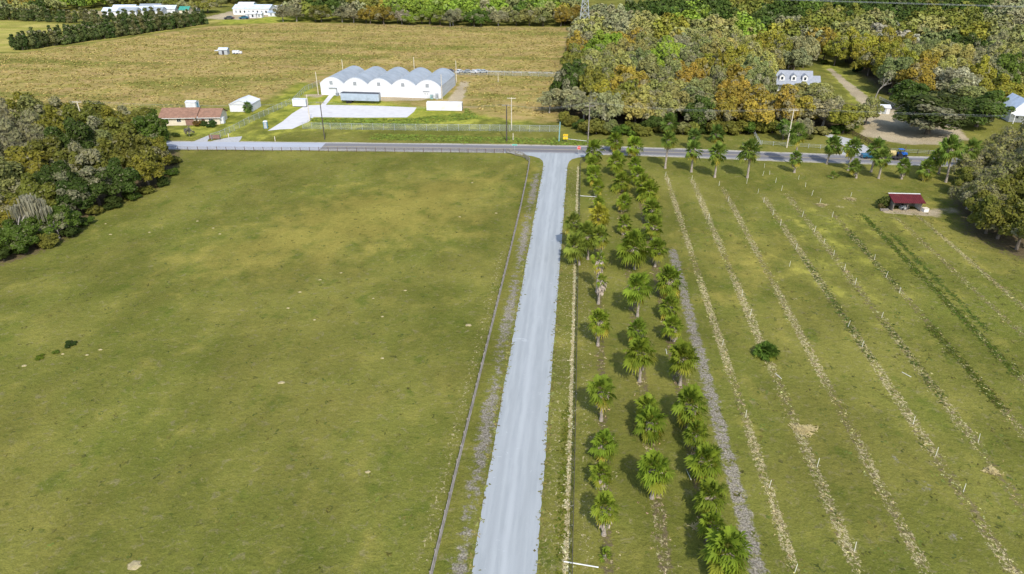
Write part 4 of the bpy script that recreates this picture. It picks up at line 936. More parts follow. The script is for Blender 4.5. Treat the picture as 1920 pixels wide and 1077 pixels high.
def semi_box(name, a, b, wd, z0, h, mat, label, cat, wheels=True, ribn=14):
    A, B = G(*a), G(*b); L = math.hypot(B[0]-A[0], B[1]-A[1]); an = between(A, B); o = root(name, label, cat, (A[0], A[1], 0), an)
    MB().box((L/2, wd/2, z0+h/2), (L, wd, h)).build('body', mat, o)
    rb = MB()
    for k in range(1, ribn): rb.box((L*k/ribn, -.02, z0+h/2), (.06,.04,h-.25))
    rb.build('ribs', mat, o)
    MB().box((L/2, wd/2, z0+h+.03), (L+.05, wd+.05, .06)).build('roof', 'dark_metal' if wheels else mat, o)
    dd = MB().box((L+.03, wd/2, z0+h/2), (.06, wd-.2, h-.2)).build('door', 'galv', o); MB().box((L+.08, wd/2, z0+h/2), (.05,.06,h-.4)).build('latch_bar', 'dark_metal', dd)
    if wheels:
        for xx in (L*.16, L*.24):
            for yy_ in (.2, wd-.2): MB().tube((xx, yy_-.12, .5), (xx, yy_+.12, .5), .5, .5, 14).build('wheel', 'rubber', o)
        for yy_ in (.5, wd-.5): MB().box((L*.8, yy_, z0/2), (.12,.12,z0)).build('landing_leg', 'dark_metal', o)
        MB().box((L/2, wd/2, z0-.1), (L-.3, wd-.5, .18)).build('chassis', 'dark_metal', o)
    else: MB().box((L/2, wd/2, z0-.06), (L-.2, wd-.2, .12)).build('skid', 'dark_metal', o)
    return o
semi_box('semi_trailer', (640,194), (711,196), 2.6, 1.1, 2.5, 'trailer_blue', 'pale blue box trailer parked before the greenhouse', 'trailer')
semi_box('storage_container', (800,208), (866,209), 2.5, .15, 2.6, 'cream_metal', 'long cream storage container on the grass right of the pale yard', 'container', False)
semi_box('storage_container', (549,201), (574,201.5), 2.4, .3, 2.3, 'white_metal', 'small white container at the left end of the pale yard', 'container', False, 6)

# poles
def pole(px, by, ty, mat, r, label, arm=None, cat='pole', name='utility_pole', lean=0.0, light=False):
    x, y = G(px, by); h = HG(px, by, ty); o = root(name, label, cat, (x, y, 0)); MB().tube((0,0,-.2),(lean*h,0,h), r*1.2, r*.8, 8).build('pole', mat, o)
    if arm:
        for k, z in enumerate(arm):
            a_ = MB().box((lean*z,0,h-z), (2.6,.13,.15)); a_.build('crossarm', mat if mat != 'post_dark' else 'grey_wood', o)
            for s in (-1.15,-.6,.6,1.15): MB().tube((s,0,h-z+.07),(s,0,h-z+.27),.05,.04,6).build('insulator', 'galv', o)
    if light: MB().box((.5,0,h-.3),(.9,.1,.1)).build('lamp_arm', 'galv', o); MB().box((1.0,0,h-.33),(.35,.2,.12)).build('lamp_head', 'white_metal', o)
    return (x, y, h)
UP = []
UP.append(pole(172,286,190,'pale_wood',.16,'utility pole top rising out of the left wood',(.25,)))
UP.append(pole(609,262,192,'post_dark',.15,'dark utility pole on the verge before the pale yard',(.2,)))
UP.append(pole(950,265,197,'post_dark',.17,'dark utility pole with a crossarm beside a paler one on the far verge',(.25,)))
UP.append(pole(1101,291,193,'grey_wood',.16,'tall grey utility pole at the right corner of the road junction',(.9,)))
UP.append(pole(1475,277,205,'pale_wood',.16,'pale utility pole before the wood among the highway palms',(.3,)))
pole(959,244,183,'pale_wood',.14,'pale utility pole just behind the dark one on the far verge',(.3,))
for (px, by, ty, lb) in [(597,178,135,'leaning pale pole left of the greenhouse'),(645,150,112,'pale pole behind the left part of the greenhouse'),(778,150,107,'pale pole behind the fourth bay of the greenhouse'),(856,155,114,'tall pale pole behind the right end of the greenhouse'),
    (829,187,140,'white pole against the right front corner of the greenhouse'),(581,226,178,'pale pole at the left end of the pale yard'),(934,154,138,'short pale pole in the dry grass right of the greenhouse'),(962,263,250,'short white marker post beside the utility poles'),
    (1062,174,150,'pale pole before the left edge of the big wood'),(516,265,256,'white marker post by the highway before the slanting yard corner'),(429,258,250,'white marker post by the slanting chain link fence'),(1696,286,274,'brown post in the fence line before the sandy yard')]:
    pole(px, by, ty, 'brown_wood' if 'brown' in lb else 'pale_wood', .14 if by-ty > 16 else .12, lb, None, 'pole', 'timber_pole')
pole(1048,265,229,'teal_paint',.16,'teal leaning pole at the end of the long chain link fence',None,'pole','timber_pole',.03)
def wires(a, b, label, lat=(-1.1,.6,1.1), r=.008, sag=1.2, name='power_line', drop=.25):
    o = root(name, label, 'power line', (a[0], a[1], 0)); A = Vector(a); B = Vector(b)
    for q in lat:
        m = MB(); pv = None
        for k in range(13):
            t = k/12; p = A.lerp(B, t); z = p.z-drop+.25-sag*4*t*(1-t); c = Vector((p.x-A.x+(q if len(lat) > 1 else 0)*0, p.y-A.y+q*.8, z))
            if pv is not None: m.tube(pv, c, r, r, 4, False)
            pv = c
        m.build('wire', 'galv', o)
wires(UP[0], UP[1], 'power line from the left wood to the dark pole before the pale yard'); wires(UP[1], UP[2], 'power line from the dark pole to the pair of poles on the far verge')
wires(UP[2], UP[3], 'power line from the verge poles to the junction pole'); wires(UP[3], UP[4], 'power line before the wood from the junction pole to the pale pole'); wires(UP[4], (210, 205, 11), 'power line from the pale pole out past the right edge')
# lattice tower
x, y = G(1095, 58); tw = root('lattice_tower', 'grey steel lattice pylon rising behind the left end of the wood', 'pylon', (x, y, 0)); H_ = 34
def tp(z, s): w_ = 3.0*(1-z/H_)**1.3+.55; return (s[0]*w_, s[1]*w_, z)
cs = [(-1,-1),(1,-1),(1,1),(-1,1)]; zs = [0,5,9.5,13.5,17,20,23,25.5,28,30.5,33]
for c in cs:
    m = MB()
    for a, b in zip(zs[:-1], zs[1:]): m.tube(tp(a,c), tp(b,c), .2, .2, 5)
    m.build('leg', 'galv', tw)
m = MB()
for a, b in zip(zs[:-1], zs[1:]):
    for i in range(4):
        c, d = cs[i], cs[(i+1) % 4]; m.tube(tp(a,c), tp(b,d), .1, .1, 4); m.tube(tp(a,d), tp(b,c), .1, .1, 4); m.tube(tp(b,c), tp(b,d), .1, .1, 4)
m.build('bracing', 'galv', tw)
for z in (22, 27, 32): MB().tube((-4,0,z),(4,0,z),.15,.15,5).build('crossarm', 'galv', tw)
for (b, lb) in [((-330,470,21.5),'high voltage wires running left from the pylon above the far woodland'),((420,330,24),'high voltage wires running right from the pylon above the wood')]:
    wires((x, y, 22), b, lb, lat=(-4,0,4), r=.03, sag=1.5)

# ------------------------------------------------------------------ houses and sheds
def gable(o, L, W, h, rh, wallm, roofm, over=.45, ridge_along_x=True, x0=0.0, y0=0.0, thick=.14):
    """walls with gable ends and two roof slopes; front face on y=y0"""
    m = MB(); m.box((x0+L/2, y0+W/2, h/2), (L, W, h))
    if ridge_along_x:
        for xx in (x0+.06, x0+L-.06):
            m.add([(xx-.06,y0+.002,h),(xx-.06,y0+W-.002,h),(xx-.06,y0+W/2,h+rh),(xx+.06,y0+.002,h),(xx+.06,y0+W-.002,h),(xx+.06,y0+W/2,h+rh)], [(0,2,1),(3,4,5),(0,3,5,2),(1,2,5,4)])
        m.build('wall', wallm, o)
        for s in (0, 1):
            ye = y0-over if s == 0 else y0+W+over; dz = -rh*over/(W/2)
            MB().add([(x0-over,ye,h+dz+.01),(x0+L+over,ye,h+dz+.01),(x0+L+over,y0+W/2,h+rh+.01),(x0-over,y0+W/2,h+rh+.01),(x0-over,ye,h+dz+thick),(x0+L+over,ye,h+dz+thick),(x0+L+over,y0+W/2,h+rh+thick),(x0-over,y0+W/2,h+rh+thick)],
                [(0,3,2,1),(4,5,6,7),(0,1,5,4),(1,2,6,5),(2,3,7,6),(3,0,4,7)]).build('roof', roofm, o)
    else:
        for yy_ in (y0+.06, y0+W-.06):
            m.add([(x0+.002,yy_-.06,h),(x0+L-.002,yy_-.06,h),(x0+L/2,yy_-.06,h+rh),(x0+.002,yy_+.06,h),(x0+L-.002,yy_+.06,h),(x0+L/2,yy_+.06,h+rh)], [(0,1,2),(3,5,4),(0,2,5,3),(1,4,5,2)])
        m.build('wall', wallm, o)
        for s in (0, 1):
            xe = x0-over if s == 0 else x0+L+over; dz = -rh*over/(L/2)
            MB().add([(xe,y0-over,h+dz+.01),(xe,y0+W+over,h+dz+.01),(x0+L/2,y0+W+over,h+rh+.01),(x0+L/2,y0-over,h+rh+.01),(xe,y0-over,h+dz+thick),(xe,y0+W+over,h+dz+thick),(x0+L/2,y0+W+over,h+rh+thick),(x0+L/2,y0-over,h+rh+thick)],
                [(0,1,2,3),(4,7,6,5),(0,4,5,1),(1,5,6,2),(2,6,7,3),(3,7,4,0)]).build('roof', roofm, o)
def window(o, x, z, w_=1.2, h=1.0, y=-.03):
    f = MB().box((x,y,z),(w_,.06,h)).build('window', 'white_paint', o); MB().box((x,y-.04,z),(w_-.16,.03,h-.16)).build('pane', 'glass', f); MB().box((x,y-.06,z),(.05,.02,h-.16)).build('mullion', 'white_paint', f)
# brown-roofed bungalow
hA = G(304, 236); hB = G(404, 236); ha = between(hA, hB)+.06
hs = root('house', 'low cream house with a long pinkish brown roof across the highway', 'house', (hA[0], hA[1], 0), ha)
gable(hs, 10.8, 8.5, 2.7, 1.9, 'cream_wall', 'brown_roof', .6); gable(hs, 7.2, 7.6, 2.5, 1.75, 'cream_wall', 'brown_roof', .55, True, 10.9, .6)
MB().box((11.4, 0.15, 2.52), (.35,.5,.3)).build('gutter', 'white_paint', hs); MB().box((5,-.66,2.42),(12,.1,.16)).build('fascia', 'white_paint', hs); MB().box((15,.0,2.25),(7.6,.1,.16)).build('fascia', 'white_paint', hs)
window(hs, 1.8, 1.6); window(hs, 5.6, 1.6, 1.4)
MB().box((8.9,-.05,1.2),(2.6,.12,2.4)).build('porch_screen', 'brick_wall', hs); MB().box((13,.5,1.0),(1.0,.1,2.0)).build('door', 'brown_wood', hs); window(hs, 15.4, 1.4, 1.3, 1.0, .56)
MB().box((18.6,2.0,1.0),(1.0,1.6,1.9)).build('water_tank', 'white_metal', hs)
# little white shed behind, metal garage, portable toilet
p = G(345, 207); o = root('shed', 'small white shed directly behind the brown-roofed house', 'shed', (p[0], p[1]+1.5, 0), .05); gable(o, 3.6, 2.8, 2.3, .35, 'white_metal', 'white_metal', .1)
MB().box((3.64,1.4,1.05),(.07,1.1,2.0)).build('door', 'toilet_blue', o)
p = G(432, 210); o = root('metal_garage', 'white metal garage right of the brown-roofed house', 'garage', (p[0], p[1], 0), .05); gable(o, 7.6, 8.5, 2.5, 1.3, 'white_metal', 'white_metal', .15, False)
MB().box((2.9,-.05,1.15),(4.6,.08,2.2)).build('door', 'white_paint', o); MB().box((2.9,-.05,2.42),(5.0,.09,.1)).build('door_trim', 'vent_grey', o)
p = G(499, 241); o = root('portable_toilet', 'blue portable toilet with a white roof by the slanting fence', 'portable toilet', (p[0], p[1], 0), .3)
MB().box((0,0,1.1),(1.2,1.2,2.1)).build('cabin', 'toilet_blue', o); MB().add([(-.65,-.65,2.16),(.65,-.65,2.16),(.65,.65,2.16),(-.65,.65,2.16),(-.4,-.5,2.4),(.4,-.5,2.4),(.4,.5,2.4),(-.4,.5,2.4)],[(0,3,2,1),(4,5,6,7),(0,1,5,4),(1,2,6,5),(2,3,7,6),(3,0,4,7)]).build('roof','white_metal',o)
MB().box((0,-.63,1.05),(.8,.05,1.9)).build('door', 'galv', o); MB().box((0,0,.03),(1.3,1.3,.1)).build('base', 'dark_metal', o)
# red-roofed shelter
p = G(1672, 396); q = G(1726, 397); L = math.hypot(q[0]-p[0], q[1]-p[1]); o = root('shelter', 'open shelter with a dark red metal roof at the top right of the field', 'shelter', (p[0], p[1], 0), between(p, q)-.02)
for xx in (.15, L*.5, L-.15):
    MB().box((xx,.1,1.05),(.13,.13,2.1)).build('post', 'grey_wood', o); MB().box((xx,3.2,1.3),(.13,.13,2.6)).build('post', 'grey_wood', o)
def slope(name, x0, x1, ya, za, yb, zb, mat, th=.07): return MB().add([(x0,ya,za),(x1,ya,za),(x1,yb,zb),(x0,yb,zb),(x0,ya,za+th),(x1,ya,za+th),(x1,yb,zb+th),(x0,yb,zb+th)],[(0,3,2,1),(4,5,6,7),(0,1,5,4),(1,2,6,5),(2,3,7,6),(3,0,4,7)]).build(name, mat, o)
slope('roof', -.35, L+.35, -.55, 2.12, 2.9, 3.05, 'red_roof'); slope('roof', -.35, L+.35, 4.2, 2.5, 2.96, 3.02, 'red_roof')
MB().box((L/2,2.93,3.16),(L+.7,.35,.07)).build('ridge_cap', 'cream_metal', o)
sm_ = MB()
for k in range(17): xx = -.3+(L+.6)*k/16; sm_.add([(xx-.03,-.54,2.195),(xx+.03,-.54,2.195),(xx+.03,2.7,3.08),(xx-.03,2.7,3.08),(xx,-.54,2.24),(xx,2.7,3.12)],[(0,1,4),(3,5,2),(0,4,5,3),(1,2,5,4)])
sm_.build('roof_seams', 'red_roof', o); MB().box((L/2,3.3,1.2),(L-.1,.08,2.2)).build('back_wall', 'grey_wood', o); MB().box((L-.05,1.7,1.0),(.08,3.0,1.9)).build('side_wall', 'cream_metal', o); MB().box((.05,1.7,1.0),(.08,3.0,1.9)).build('side_wall','grey_wood',o); MB().box((L/2,.1,2.03),(L,.1,.14)).build('beam','grey_wood',o)
cR, sR = math.cos(o.rotation_euler.z), math.sin(o.rotation_euler.z)
def onsh(lx, ly): return (p[0]+cR*lx-sR*ly, p[1]+sR*lx+cR*ly, 0)
m = MB(); m.box((0,0,.35),(1.9,.9,.5)); m.box((-.3,0,.8),(.8,.8,.4)); s_ = root('garden_tractor', 'old grey ride-on mower parked under the red-roofed shelter', 'mower', onsh(L*.5,1.4), .3); m.build('body', 'galv', s_)
for sx in (-.65,.65):
    for sy in (-.45,.45): MB().tube((sx,sy-.1,.28),(sx,sy+.1,.28),.28,.28,12).build('wheel','rubber',s_)
MB().box((-.55,0,1.12),(.4,.5,.3)).build('seat','black',s_)
s_ = root('crate', 'pale crate standing at the right end of the red-roofed shelter', 'crate', onsh(L+.9,.2), .2); MB().box((0,0,.4),(1.1,1.0,.8)).build('body','cream_metal',s_); MB().box((0,0,.83),(1.2,1.1,.06)).build('lid','cream_wall',s_)
s_ = root('plank_stack', 'low stack of planks left under the bush by the shelter', 'plank stack', onsh(-1.6,.1), .1)
for k in range(4): MB().box((0,.05*k,.08+.1*k),(1.8,.5-.06*k,.08)).build('plank','grey_wood',s_)
# dormer house
p = G(1456, 171); o = root('house', 'grey-roofed house with three white dormers among the trees', 'house', (p[0], p[1], 0), -.05)
gable(o, 12.6, 9, 3.0, 4.0, 'white_paint', 'grey_roof', .6); gable(o, 3.2, 6, 2.6, 2.6, 'white_paint', 'grey_roof', .4, True, 12.7, 1.4)
for k, xx in enumerate((1.4, 5.7, 9.9)):
    d = MB().box((xx,1.9,4.7),(1.9,2.6,1.7)); d.add([(xx-.95,.6,5.55),(xx+.95,.6,5.55),(xx,.6,6.3),(xx-.95,3.2,5.55),(xx+.95,3.2,5.55),(xx,3.2,6.3)],[(0,1,2),(3,5,4),(0,2,5,3),(1,4,5,2)]); dd = d.build('dormer','white_paint',o)
    MB().box((xx,.57,4.8),(.8,.05,1.0)).build('pane','glass',dd)
    for s in (-1,1): MB().add([(xx+s*1.15,.4,5.45),(xx,.4,6.37),(xx,3.4,6.37),(xx+s*1.15,3.4,5.45),(xx+s*1.15,.4,5.53),(xx,.4,6.45),(xx,3.4,6.45),(xx+s*1.15,3.4,5.53)],[(0,1,2,3),(4,7,6,5),(0,4,5,1),(1,5,6,2),(2,6,7,3),(3,7,4,0)]).build('dormer_roof','grey_roof',dd)
for xx in (1.5,4.2,6.9,9.6,12.0): MB().box((xx,-1.6,1.3),(.22,.22,2.6)).build('porch_post','white_paint',o)
for xx in (3,8.4,11): window(o, xx, 1.6)
MB().box((6.3,-.95,2.68),(12.6,1.9,.12)).build('porch_roof','grey_roof',o); MB().box((-.6,4.5,4.2),(.8,.9,8.4)).build('chimney','white_paint',o)
p = G(1632, 213); o = root('shed', 'long white shed with a pale roof at the head of the sandy yard', 'shed', (p[0], p[1], 0), -.08); gable(o, 6.0, 3.6, 2.0, .7, 'cream_metal', 'white_metal', .25); MB().box((4.2,-.04,.95),(1.4,.06,1.8)).build('door','galv',o)
p = G(1884, 226); o = root('house', 'house with a pale blue metal roof at the right edge beyond the live oak', 'house', (p[0], p[1]-2, 0), -.1)
gable(o, 6.5, 10, 3.6, 3.6, 'white_paint', 'blue_roof', .5, False); gable(o, 9, 6, 3.4, 2.6, 'white_paint', 'blue_roof', .5, True, 6.6, 2)
window(o, 2, 1.7); window(o, 4.6, 1.7); MB().box((3.2,-1.4,2.7),(6,2.4,.12)).build('porch_roof','white_metal',o)
for xx in (.4,3.2,6.0): MB().box((xx,-2.4,1.32),(.18,.18,2.64)).build('porch_post','white_paint',o)
# far buildings
def farshed(px, py, L, W, h, rh, wm, rm, lb, rz=0.0, name='farm_building', wins=0, cat='farm building', along=True):
    x, y = G(px, py); o = root(name, lb, cat, (x, y, 0), rz+.05); gable(o, L, W, h, rh, wm, rm, .4, along)
    for k in range(wins): MB().box((L*(k+.7)/(wins+.5),-.03,h*.5),(1.2,.06,1.6)).build('door' if k % 3 == 0 else 'window', 'glass' if k % 3 else 'vent_grey', o)
    return o
farshed(438,28,27,14,4.2,2.2,'white_paint','blue_roof','long white building with a blue-grey roof at the far yard',wins=8)
farshed(461,34,7.5,5,2.8,.8,'white_metal','white_metal','small white building just below the long white far building',wins=2)
farshed(482,33.5,3.5,4,2.6,.6,'white_metal','white_metal','tiny white hut right of the small white far building',wins=1)
farshed(503,31,8,5,2.6,1.0,'white_metal','trailer_blue','pale blue-roofed shed at the right of the far yard',wins=2)
farshed(447,17,12,8,3.2,1.4,'teal_paint','white_metal','teal-fronted barn behind the long white far building')
farshed(337,27,7,7,3,2,'cream_wall','green_roof','building with a bright green roof at the far left yard')
farshed(355,25,6,6,3,1.6,'white_paint','white_metal','small white-roofed building beside the green-roofed one')
farshed(510,20,7,4,2.6,.8,'white_metal','white_metal','small white shed left of the far green meadow'); farshed(528,17,5,4,2.4,.7,'white_metal','white_metal','smallest white shed at the edge of the far green meadow')
for k, (px, py, L) in enumerate([(193,29.5,15),(222,29.5,13),(240,27,17),(268,28.5,14),(288,25,16),(300,21.5,12),(212,24,16),(262,22,18)]):
    farshed(px,py,L,9,3.0,2.0,'white_metal','roof_film' if k % 2 else 'blue_roof',f"pale metal-roofed shed, {ordn([(193,29.5),(212,24),(222,29.5),(240,27),(262,22),(268,28.5),(288,25),(300,21.5)].index((px,py))+1)} from the left in the far left cluster",rz=.1)['group'] = 'pale sheds of the far left cluster'
# field shack and its trailer
p = G(411, 103); o = root('field_shack', 'little grey shack with a pale lean-to alone in the dry field', 'shack', (p[0], p[1], 0), .1)
gable(o, 4.2, 3.2, 2.4, .7, 'galv', 'blue_roof', .3); MB().box((-1.2,1.5,1.8),(2.2,2.4,.1)).build('lean_to_roof','white_metal',o)
for xx in (-2.2,-.3): MB().box((xx,.5,.9),(.1,.1,1.75)).build('post','grey_wood',o)
MB().box((2.1,-.04,1.0),(1.0,.05,1.9)).build('door','dark_metal',o)
p = G(436, 102); o = root('feed_trailer', 'small white trailer right of the grey field shack', 'trailer', (p[0], p[1], 0), .1); MB().box((1.6,.8,1.0),(3.2,1.6,1.3)).build('body','white_metal',o); MB().box((4.0,.8,.8),(1.0,1.2,.9)).build('crate','cream_metal',o)
for xx in (.9,2.4): MB().tube((xx,-.12,.35),(xx,.1,.35),.35,.35,12).build('wheel','rubber',o)

# ------------------------------------------------------------------ vehicles
def car(name, px, py, rz, mat, label, kind='sedan', cat='car', group=None, sc_=1.0):
    x, y = G(px, py); o = root(name, label, cat, (x, y, 0), rz, group); o.scale = (sc_,)*3
    L, W = (5.4, 1.95) if kind == 'pickup' else (4.5, 1.8)
    if kind == 'pickup': pr = [(-2.7,.45),(-2.7,1.05),(-2.55,1.12),(-1.25,1.2),(-.75,1.78),(.55,1.8),(.72,1.22),(.75,1.15),(2.65,1.15),(2.7,.5)]
    else: pr = [(-2.2,.35),(-2.25,.75),(-1.3,.95),(-.7,1.42),(.8,1.45),(1.5,1.0),(2.2,.92),(2.25,.4)]
    m = MB(); m.ext_y(pr, -W/2, W/2); b = m.build('body', mat, o)
    if kind == 'pickup':
        wn = [[(-1.12,1.24),(-.72,1.70),(-.12,1.70),(-.12,1.24)],[(-.04,1.24),(-.04,1.70),(.48,1.70),(.56,1.24)]]; bd = MB().box((1.7,0,1.155),(1.75,W-.3,.02)); bd.build('cargo_bed','dark_metal',o)
        ws = [(-1.27,1.22),(-.80,1.76)]
    else: wn = [[(-1.2,.98),(-.68,1.36),(.0,1.38),(.0,.98)],[(.08,.98),(.08,1.38),(.76,1.38),(1.3,1.0)]]; ws = [(-1.32,.97),(-.74,1.40)]
    for s in (-1,1):
        for w_ in wn: MB().ext_y(w_, s*W/2-.01, s*W/2+.012).build('side_window','glass',o)
    MB().add([(ws[0][0]-.01,-W/2+.12,ws[0][1]+.02),(ws[0][0]-.01,W/2-.12,ws[0][1]+.02),(ws[1][0]-.01,W/2-.18,ws[1][1]+.01),(ws[1][0]-.01,-W/2+.18,ws[1][1]+.01)],[(0,1,2,3)]).build('windscreen','glass',o)
    for xx in (-L*.32, L*.31):
        for s in (-1,1):
            w_ = MB().tube((xx,s*W/2-.12,.36),(xx,s*W/2+.03,.36),.37,.37,16).build('wheel','rubber',o); MB().tube((xx,s*(W/2+.035)-.01,.36),(xx,s*(W/2+.035)+.01,.36),.2,.2,12).build('rim','galv',w_)
    for s in (-1,1): MB().box((-L/2-.01,s*.68,.75),(.06,.34,.18)).build('headlight','white_paint',o); MB().box((L/2,s*.72,.8),(.05,.2,.25)).build('tail_light','sign_red',o)
    MB().box((-L/2-.03,0,.48),(.12,W-.1,.2)).build('bumper','galv',o); return o
hz = -.012
car('pickup_truck', 1634, 296.8, hz, 'blue_paint', 'dark teal pickup truck towing a loaded trailer on the highway', 'pickup', 'pickup truck')
p = G(1674, 298.5); o = root('flatbed_trailer', 'dark flatbed trailer hitched behind the teal pickup', 'trailer', (p[0], p[1], 0), hz)
MB().box((0,0,.75),(7.0,2.2,.16)).build('deck','dark_metal',o); MB().tube((-3.5,0,.7),(-4.6,0,.55),.08,.08,6).build('hitch','dark_metal',o)
for xx in (.2,1.1):
    for s in (-1,1): MB().tube((xx,s*1.15-.1,.38),(xx,s*1.15+.1,.38),.38,.38,14).build('wheel','rubber',o)
for s in (-1,1): MB().box((0,s*1.12,1.0),(7.0,.06,.1)).build('side_rail','dark_metal',o)
def onp(lx, z=0): return (p[0]+lx, p[1]+lx*hz, z)
for j, (lx, lb) in enumerate([(-2.1,'front round tan hay bale on the flatbed trailer'),(-.5,'rear round tan hay bale on the flatbed trailer')]):
    s_ = MB().tube((-.72,0,0),(.72,0,0),.8,.8,20).build('hay_bale','hay',None,onp(lx,.83+.8)); tag(s_, lb, 'hay bale')
s_ = root('utility_tractor','bright blue compact tractor at the rear of the flatbed trailer','tractor',onp(2.2,.83),hz)
MB().ext_y([(-.2,.5),(-.2,1.15),(1.1,1.05),(1.2,.5)],-.4,.4).build('hood','bright_blue',s_); MB().box((-.7,0,.75),(1.0,1.0,.5)).build('body','bright_blue',s_); MB().box((-.75,0,1.15),(.5,.5,.3)).build('seat','black',s_); MB().box((-.6,0,2.0),(1.3,1.2,.08)).build('canopy','bright_blue',s_)
for sx in (-1.1,-.1):
    for sy in (-.5,.5): MB().box((sx,sy,1.45),(.06,.06,1.1)).build('canopy_post','black',s_)
for sy in (-.62,.62): MB().tube((-.8,sy-.15,.55),(-.8,sy+.15,.55),.55,.55,16).build('rear_wheel','rubber',s_); MB().tube((.75,sy*.85-.1,.35),(.75,sy*.85+.1,.35),.35,.35,14).build('front_wheel','rubber',s_)
for j, (px, py, mt, lb) in enumerate([(843,136,'dark_metal','black car, leftmost behind the greenhouse'),(861,137,'white_metal','white van-like car, second from the left behind the greenhouse'),(877,137,'vent_grey','grey car, third from the left behind the greenhouse'),(888,137.5,'white_metal','white car in the middle of the row behind the greenhouse'),
        (896,136.5,'trailer_blue','pale blue car, second from the right behind the greenhouse'),(906,137,'galv','silver car, rightmost behind the greenhouse')]):
    car('parked_car', px, py, .3*(j % 3-1)+1.2*(j == 1), mt, lb, 'sedan', 'car', 'cars parked behind the greenhouse', .95)
for (px, py, mt, lb) in [(430,36.5,'dark_metal','dark car on the pale track left of the far yard'),(458,36,'blue_paint','dark blue car on the pale track below the far white building')]: car('parked_car', px, py, .2, mt, lb, 'sedan', 'car', 'cars at the far yard', 1.5)

# ------------------------------------------------------------------ signs
def text_mesh(body, size, mat, parent, loc, rx=math.pi/2):
    cu = bpy.data.curves.new('lettering', 'FONT'); cu.body = body; cu.size = size; cu.align_x = 'CENTER'; cu.align_y = 'CENTER'; cu.extrude = .004
    t_ = bpy.data.objects.new('tmp', cu); sc.collection.objects.link(t_); dg = bpy.context.evaluated_depsgraph_get()
    me = bpy.data.meshes.new_from_object(t_.evaluated_get(dg)); bpy.data.objects.remove(t_); me.materials.clear(); me.materials.append(M[mat])
    o = link('lettering', me, None, parent, loc); o.rotation_euler = (rx, 0, 0); return o
x, y = G(1085, 292); o = root('stop_sign', 'red octagonal STOP sign facing the drive at the junction', 'road sign', (x, y, 0), .05)
MB().box((0,.05,1.1),(.07,.07,2.2)).build('post','galv',o)
def octo(r, y0, y1): return MB().ext_y([(r*math.cos(rad(22.5+45*k)), 2.2+r*math.sin(rad(22.5+45*k))) for k in range(8)], y0, y1)
octo(.56,-.02,0).build('border','white_paint',o); pl = octo(.51,-.03,-.021).build('plate','sign_red',o); text_mesh('STOP', .38, 'white_paint', pl, (0,-.035,2.2))
x, y = G(965, 286); o = root('street_sign', 'green street name sign on a post by the end of the rail fence', 'street sign', (x, y, 0), .03)
MB().tube((0,0,0),(0,0,2.0),.04,.04,6).build('post','galv',o); MB().box((0,0,2.15),(1.5,.05,.36)).build('border','white_paint',o); MB().box((0,-.03,2.15),(1.44,.02,.30)).build('plate','sign_green',o)
x, y = G(1060, 267); o = root('warning_sign', 'yellow double warning sign on two posts facing the drive', 'road sign', (x, y, 0), .03)
for s in (-.35,.35): MB().box((s,.04,.9),(.07,.07,1.8)).build('post','post_dark',o)
for k, (s, z) in enumerate([(-.37,2.1),(.37,2.1),(-.37,1.2),(.37,1.2)]):
    pl = MB().box((s,0,z),(.66,.04,.62)).build('plate','sign_yellow',o)
    if z > 2: MB().ext_y([(s-.2,z),(s-.04,z+.16),(s-.04,z+.05),(s+.2,z+.05),(s+.2,z-.05),(s-.04,z-.05),(s-.04,z-.16)] if s < 0 else [(s+.2,z),(s+.04,z-.16),(s+.04,z-.05),(s-.2,z-.05),(s-.2,z+.05),(s+.04,z+.05),(s+.04,z+.16)],-.035,-.022).build('arrow','black',pl)
MB().box((0,0,1.65),(1.3,.04,.22)).build('plate','hay',o)

# ------------------------------------------------------------------ low growth as real geometry
def tufts(name, P, size, hgt, label, cat, col_attr, mat='mass_leaf'):
    n = len(P); rng = np.random.default_rng(len(P)); k = 5; V = []; 
    base = np.repeat(P, k, axis=0)+np.concatenate([rng.normal(size=(n*k,2))*size*.5, np.zeros((n*k,1))],1); a = rng.uniform(0,6.28,n*k); s = size*rng.uniform(.4,1,n*k)
    e = np.stack([np.cos(a),np.sin(a),0*a],1)*s[:,None]*.5; up = np.stack([rng.normal(size=n*k)*size*.4, rng.normal(size=n*k)*size*.4, hgt*rng.uniform(.4,1.1,n*k)],1)
    V = np.stack([base-e, base+e, base+e*.6+up, base-e*.6+up],1).reshape(-1,3); c = np.repeat(col_attr, k, axis=0)
    me = np_mesh(name, V, np.arange(4*n*k).reshape(-1,4), [('tint','FACE',rng.random(n*k)),('moss','FACE',np.zeros(n*k)),('cr','FACE',c[:,0]),('cg','FACE',c[:,1]),('cb','FACE',c[:,2])])
    return stuff(link(name, me, mat), label, cat)
# weeds and straw along the planting strips
Pw = []; Cw = []
for x0, wd, (y0, y1), n, c in [(STRIPS[3],.9,(88,124),130,(.075,.10,.018)),(STRIPS[4],.9,(78,100),70,(.08,.10,.018)),(STRIPS[5],1.0,(78,100),260,(.085,.10,.012)),(STRIPS[6],1.3,(86,148),380,(.085,.105,.012)),(STRIPS[6]+2.1,1.0,(98,138),160,(.08,.11,.018)),(STRIPS[5],1.0,(112,138),90,(.06,.09,.014)),(.2,.4,(44,74),120,(.11,.125,.014))]:
    for _ in range(n): Pw.append((R.gauss(x0, wd*.4), R.uniform(y0, y1), 0)); Cw.append(vary(tuple(v*.72 for v in c), .3))
for _ in range(1500): Pw.append((R.uniform(18, 95), R.uniform(46, 150), 0)); Cw.append(vary((.095,.10,.022), .35))
for _ in range(1200): Pw.append((R.uniform(-100, -13), R.uniform(42, 175), 0)); Cw.append(vary((.095,.10,.022), .3))
keepi = [i for i, p_ in enumerate(Pw)]
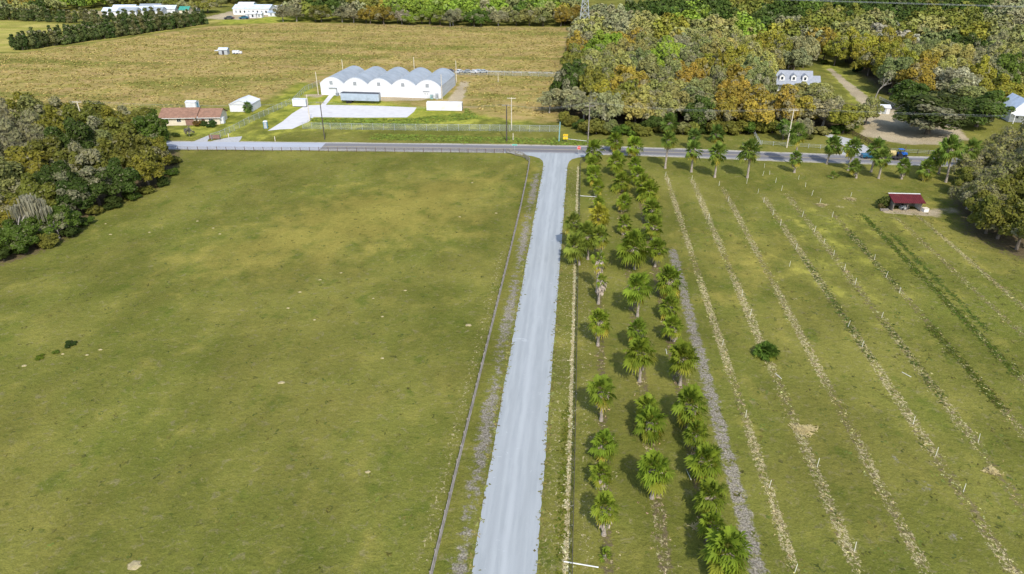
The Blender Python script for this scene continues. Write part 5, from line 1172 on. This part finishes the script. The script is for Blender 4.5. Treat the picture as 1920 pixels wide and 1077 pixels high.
for _ in range(700):
    y_ = R.uniform(40, 176); Pw.append((-8.45-abs(R.gauss(0,.22)) if R.random() < .5 else -2.0+abs(R.gauss(0,.2)), y_, 0)); Cw.append(vary((.16,.15,.045), .3))
tufts('weeds', np.array(Pw), .42, .06, 'low dark green weeds scattered through the mown fields', 'weeds', np.array(Cw))
Ps = []; Cs = []
for x0, wd, a, (y0, y1) in prof:
    for _ in range(int(330*a*3)): Ps.append((R.gauss(x0, wd*.24), R.uniform(y0, y1), 0)); Cs.append(vary((.36,.32,.145) if R.random() < .6 else (.20,.165,.08), .3))
for _ in range(500): Ps.append((R.gauss(.85,.25), R.uniform(44,176), 0)); Cs.append(vary((.46,.42,.27), .2))
for _ in range(900): Ps.append((R.choice([4.9,10.6,15.9])+R.gauss(0,.7), R.uniform(44,175), 0)); Cs.append(vary((.34,.27,.16), .3))
tufts('straw', np.array(Ps), .20, .05, 'pale straw and litter lying along the planting strips', 'straw', np.array(Cs))
Pd = []; Cd = []; dpoly = gp([(-300,262),(-300,84),(30,101),(390,52),(540,44),(1060,54),(1045,225),(880,212),(850,140),(600,140),(560,160),(470,194),(300,206),(200,262)])
bx = [p_[0] for p_ in dpoly]; by_ = [p_[1] for p_ in dpoly]
A = np.stack([NR.uniform(min(bx), max(bx), 26000), NR.uniform(min(by_), max(by_), 26000), np.zeros(26000)], 1); A = A[sdist(dpoly, A[:,0], A[:,1]) > 2]
Cd = np.array([vary((.28,.22,.075) if R.random() < .75 else ((.17,.16,.035) if R.random() < .65 else (.34,.26,.10)), .12) for _ in range(len(A))])
tufts('dry_sedge', A, .75, .28, 'clumps of tan and dark sedge covering the dry field', 'grass', Cd)
Av = np.array([(R.uniform(-62,10), R.uniform(196.5,203), 0) for _ in range(900)]); Bv = []
lw_ = gp([(580,222),(760,224),(870,212),(870,200),(900,222),(760,236),(590,234)]); 
for _ in range(4000):
    q_ = (R.uniform(min(p_[0] for p_ in lw_), max(p_[0] for p_ in lw_)), R.uniform(min(p_[1] for p_ in lw_), max(p_[1] for p_ in lw_)))
    if sdist(lw_, np.array([q_[0]]), np.array([q_[1]]))[0] > 0: Bv.append((*q_, 0))
Av = np.concatenate([Av, np.array(Bv)]); tufts('verge_grass', Av, .8, .10, 'rough bright green grass between the pale yard and the highway', 'grass', np.array([vary((.13,.17,.025), .3) for _ in range(len(Av))]))

for o_ in bpy.data.objects:
    if 'label' in o_ and not 4 <= len(o_['label'].split()) <= 16: print('LABEL', o_['label'])
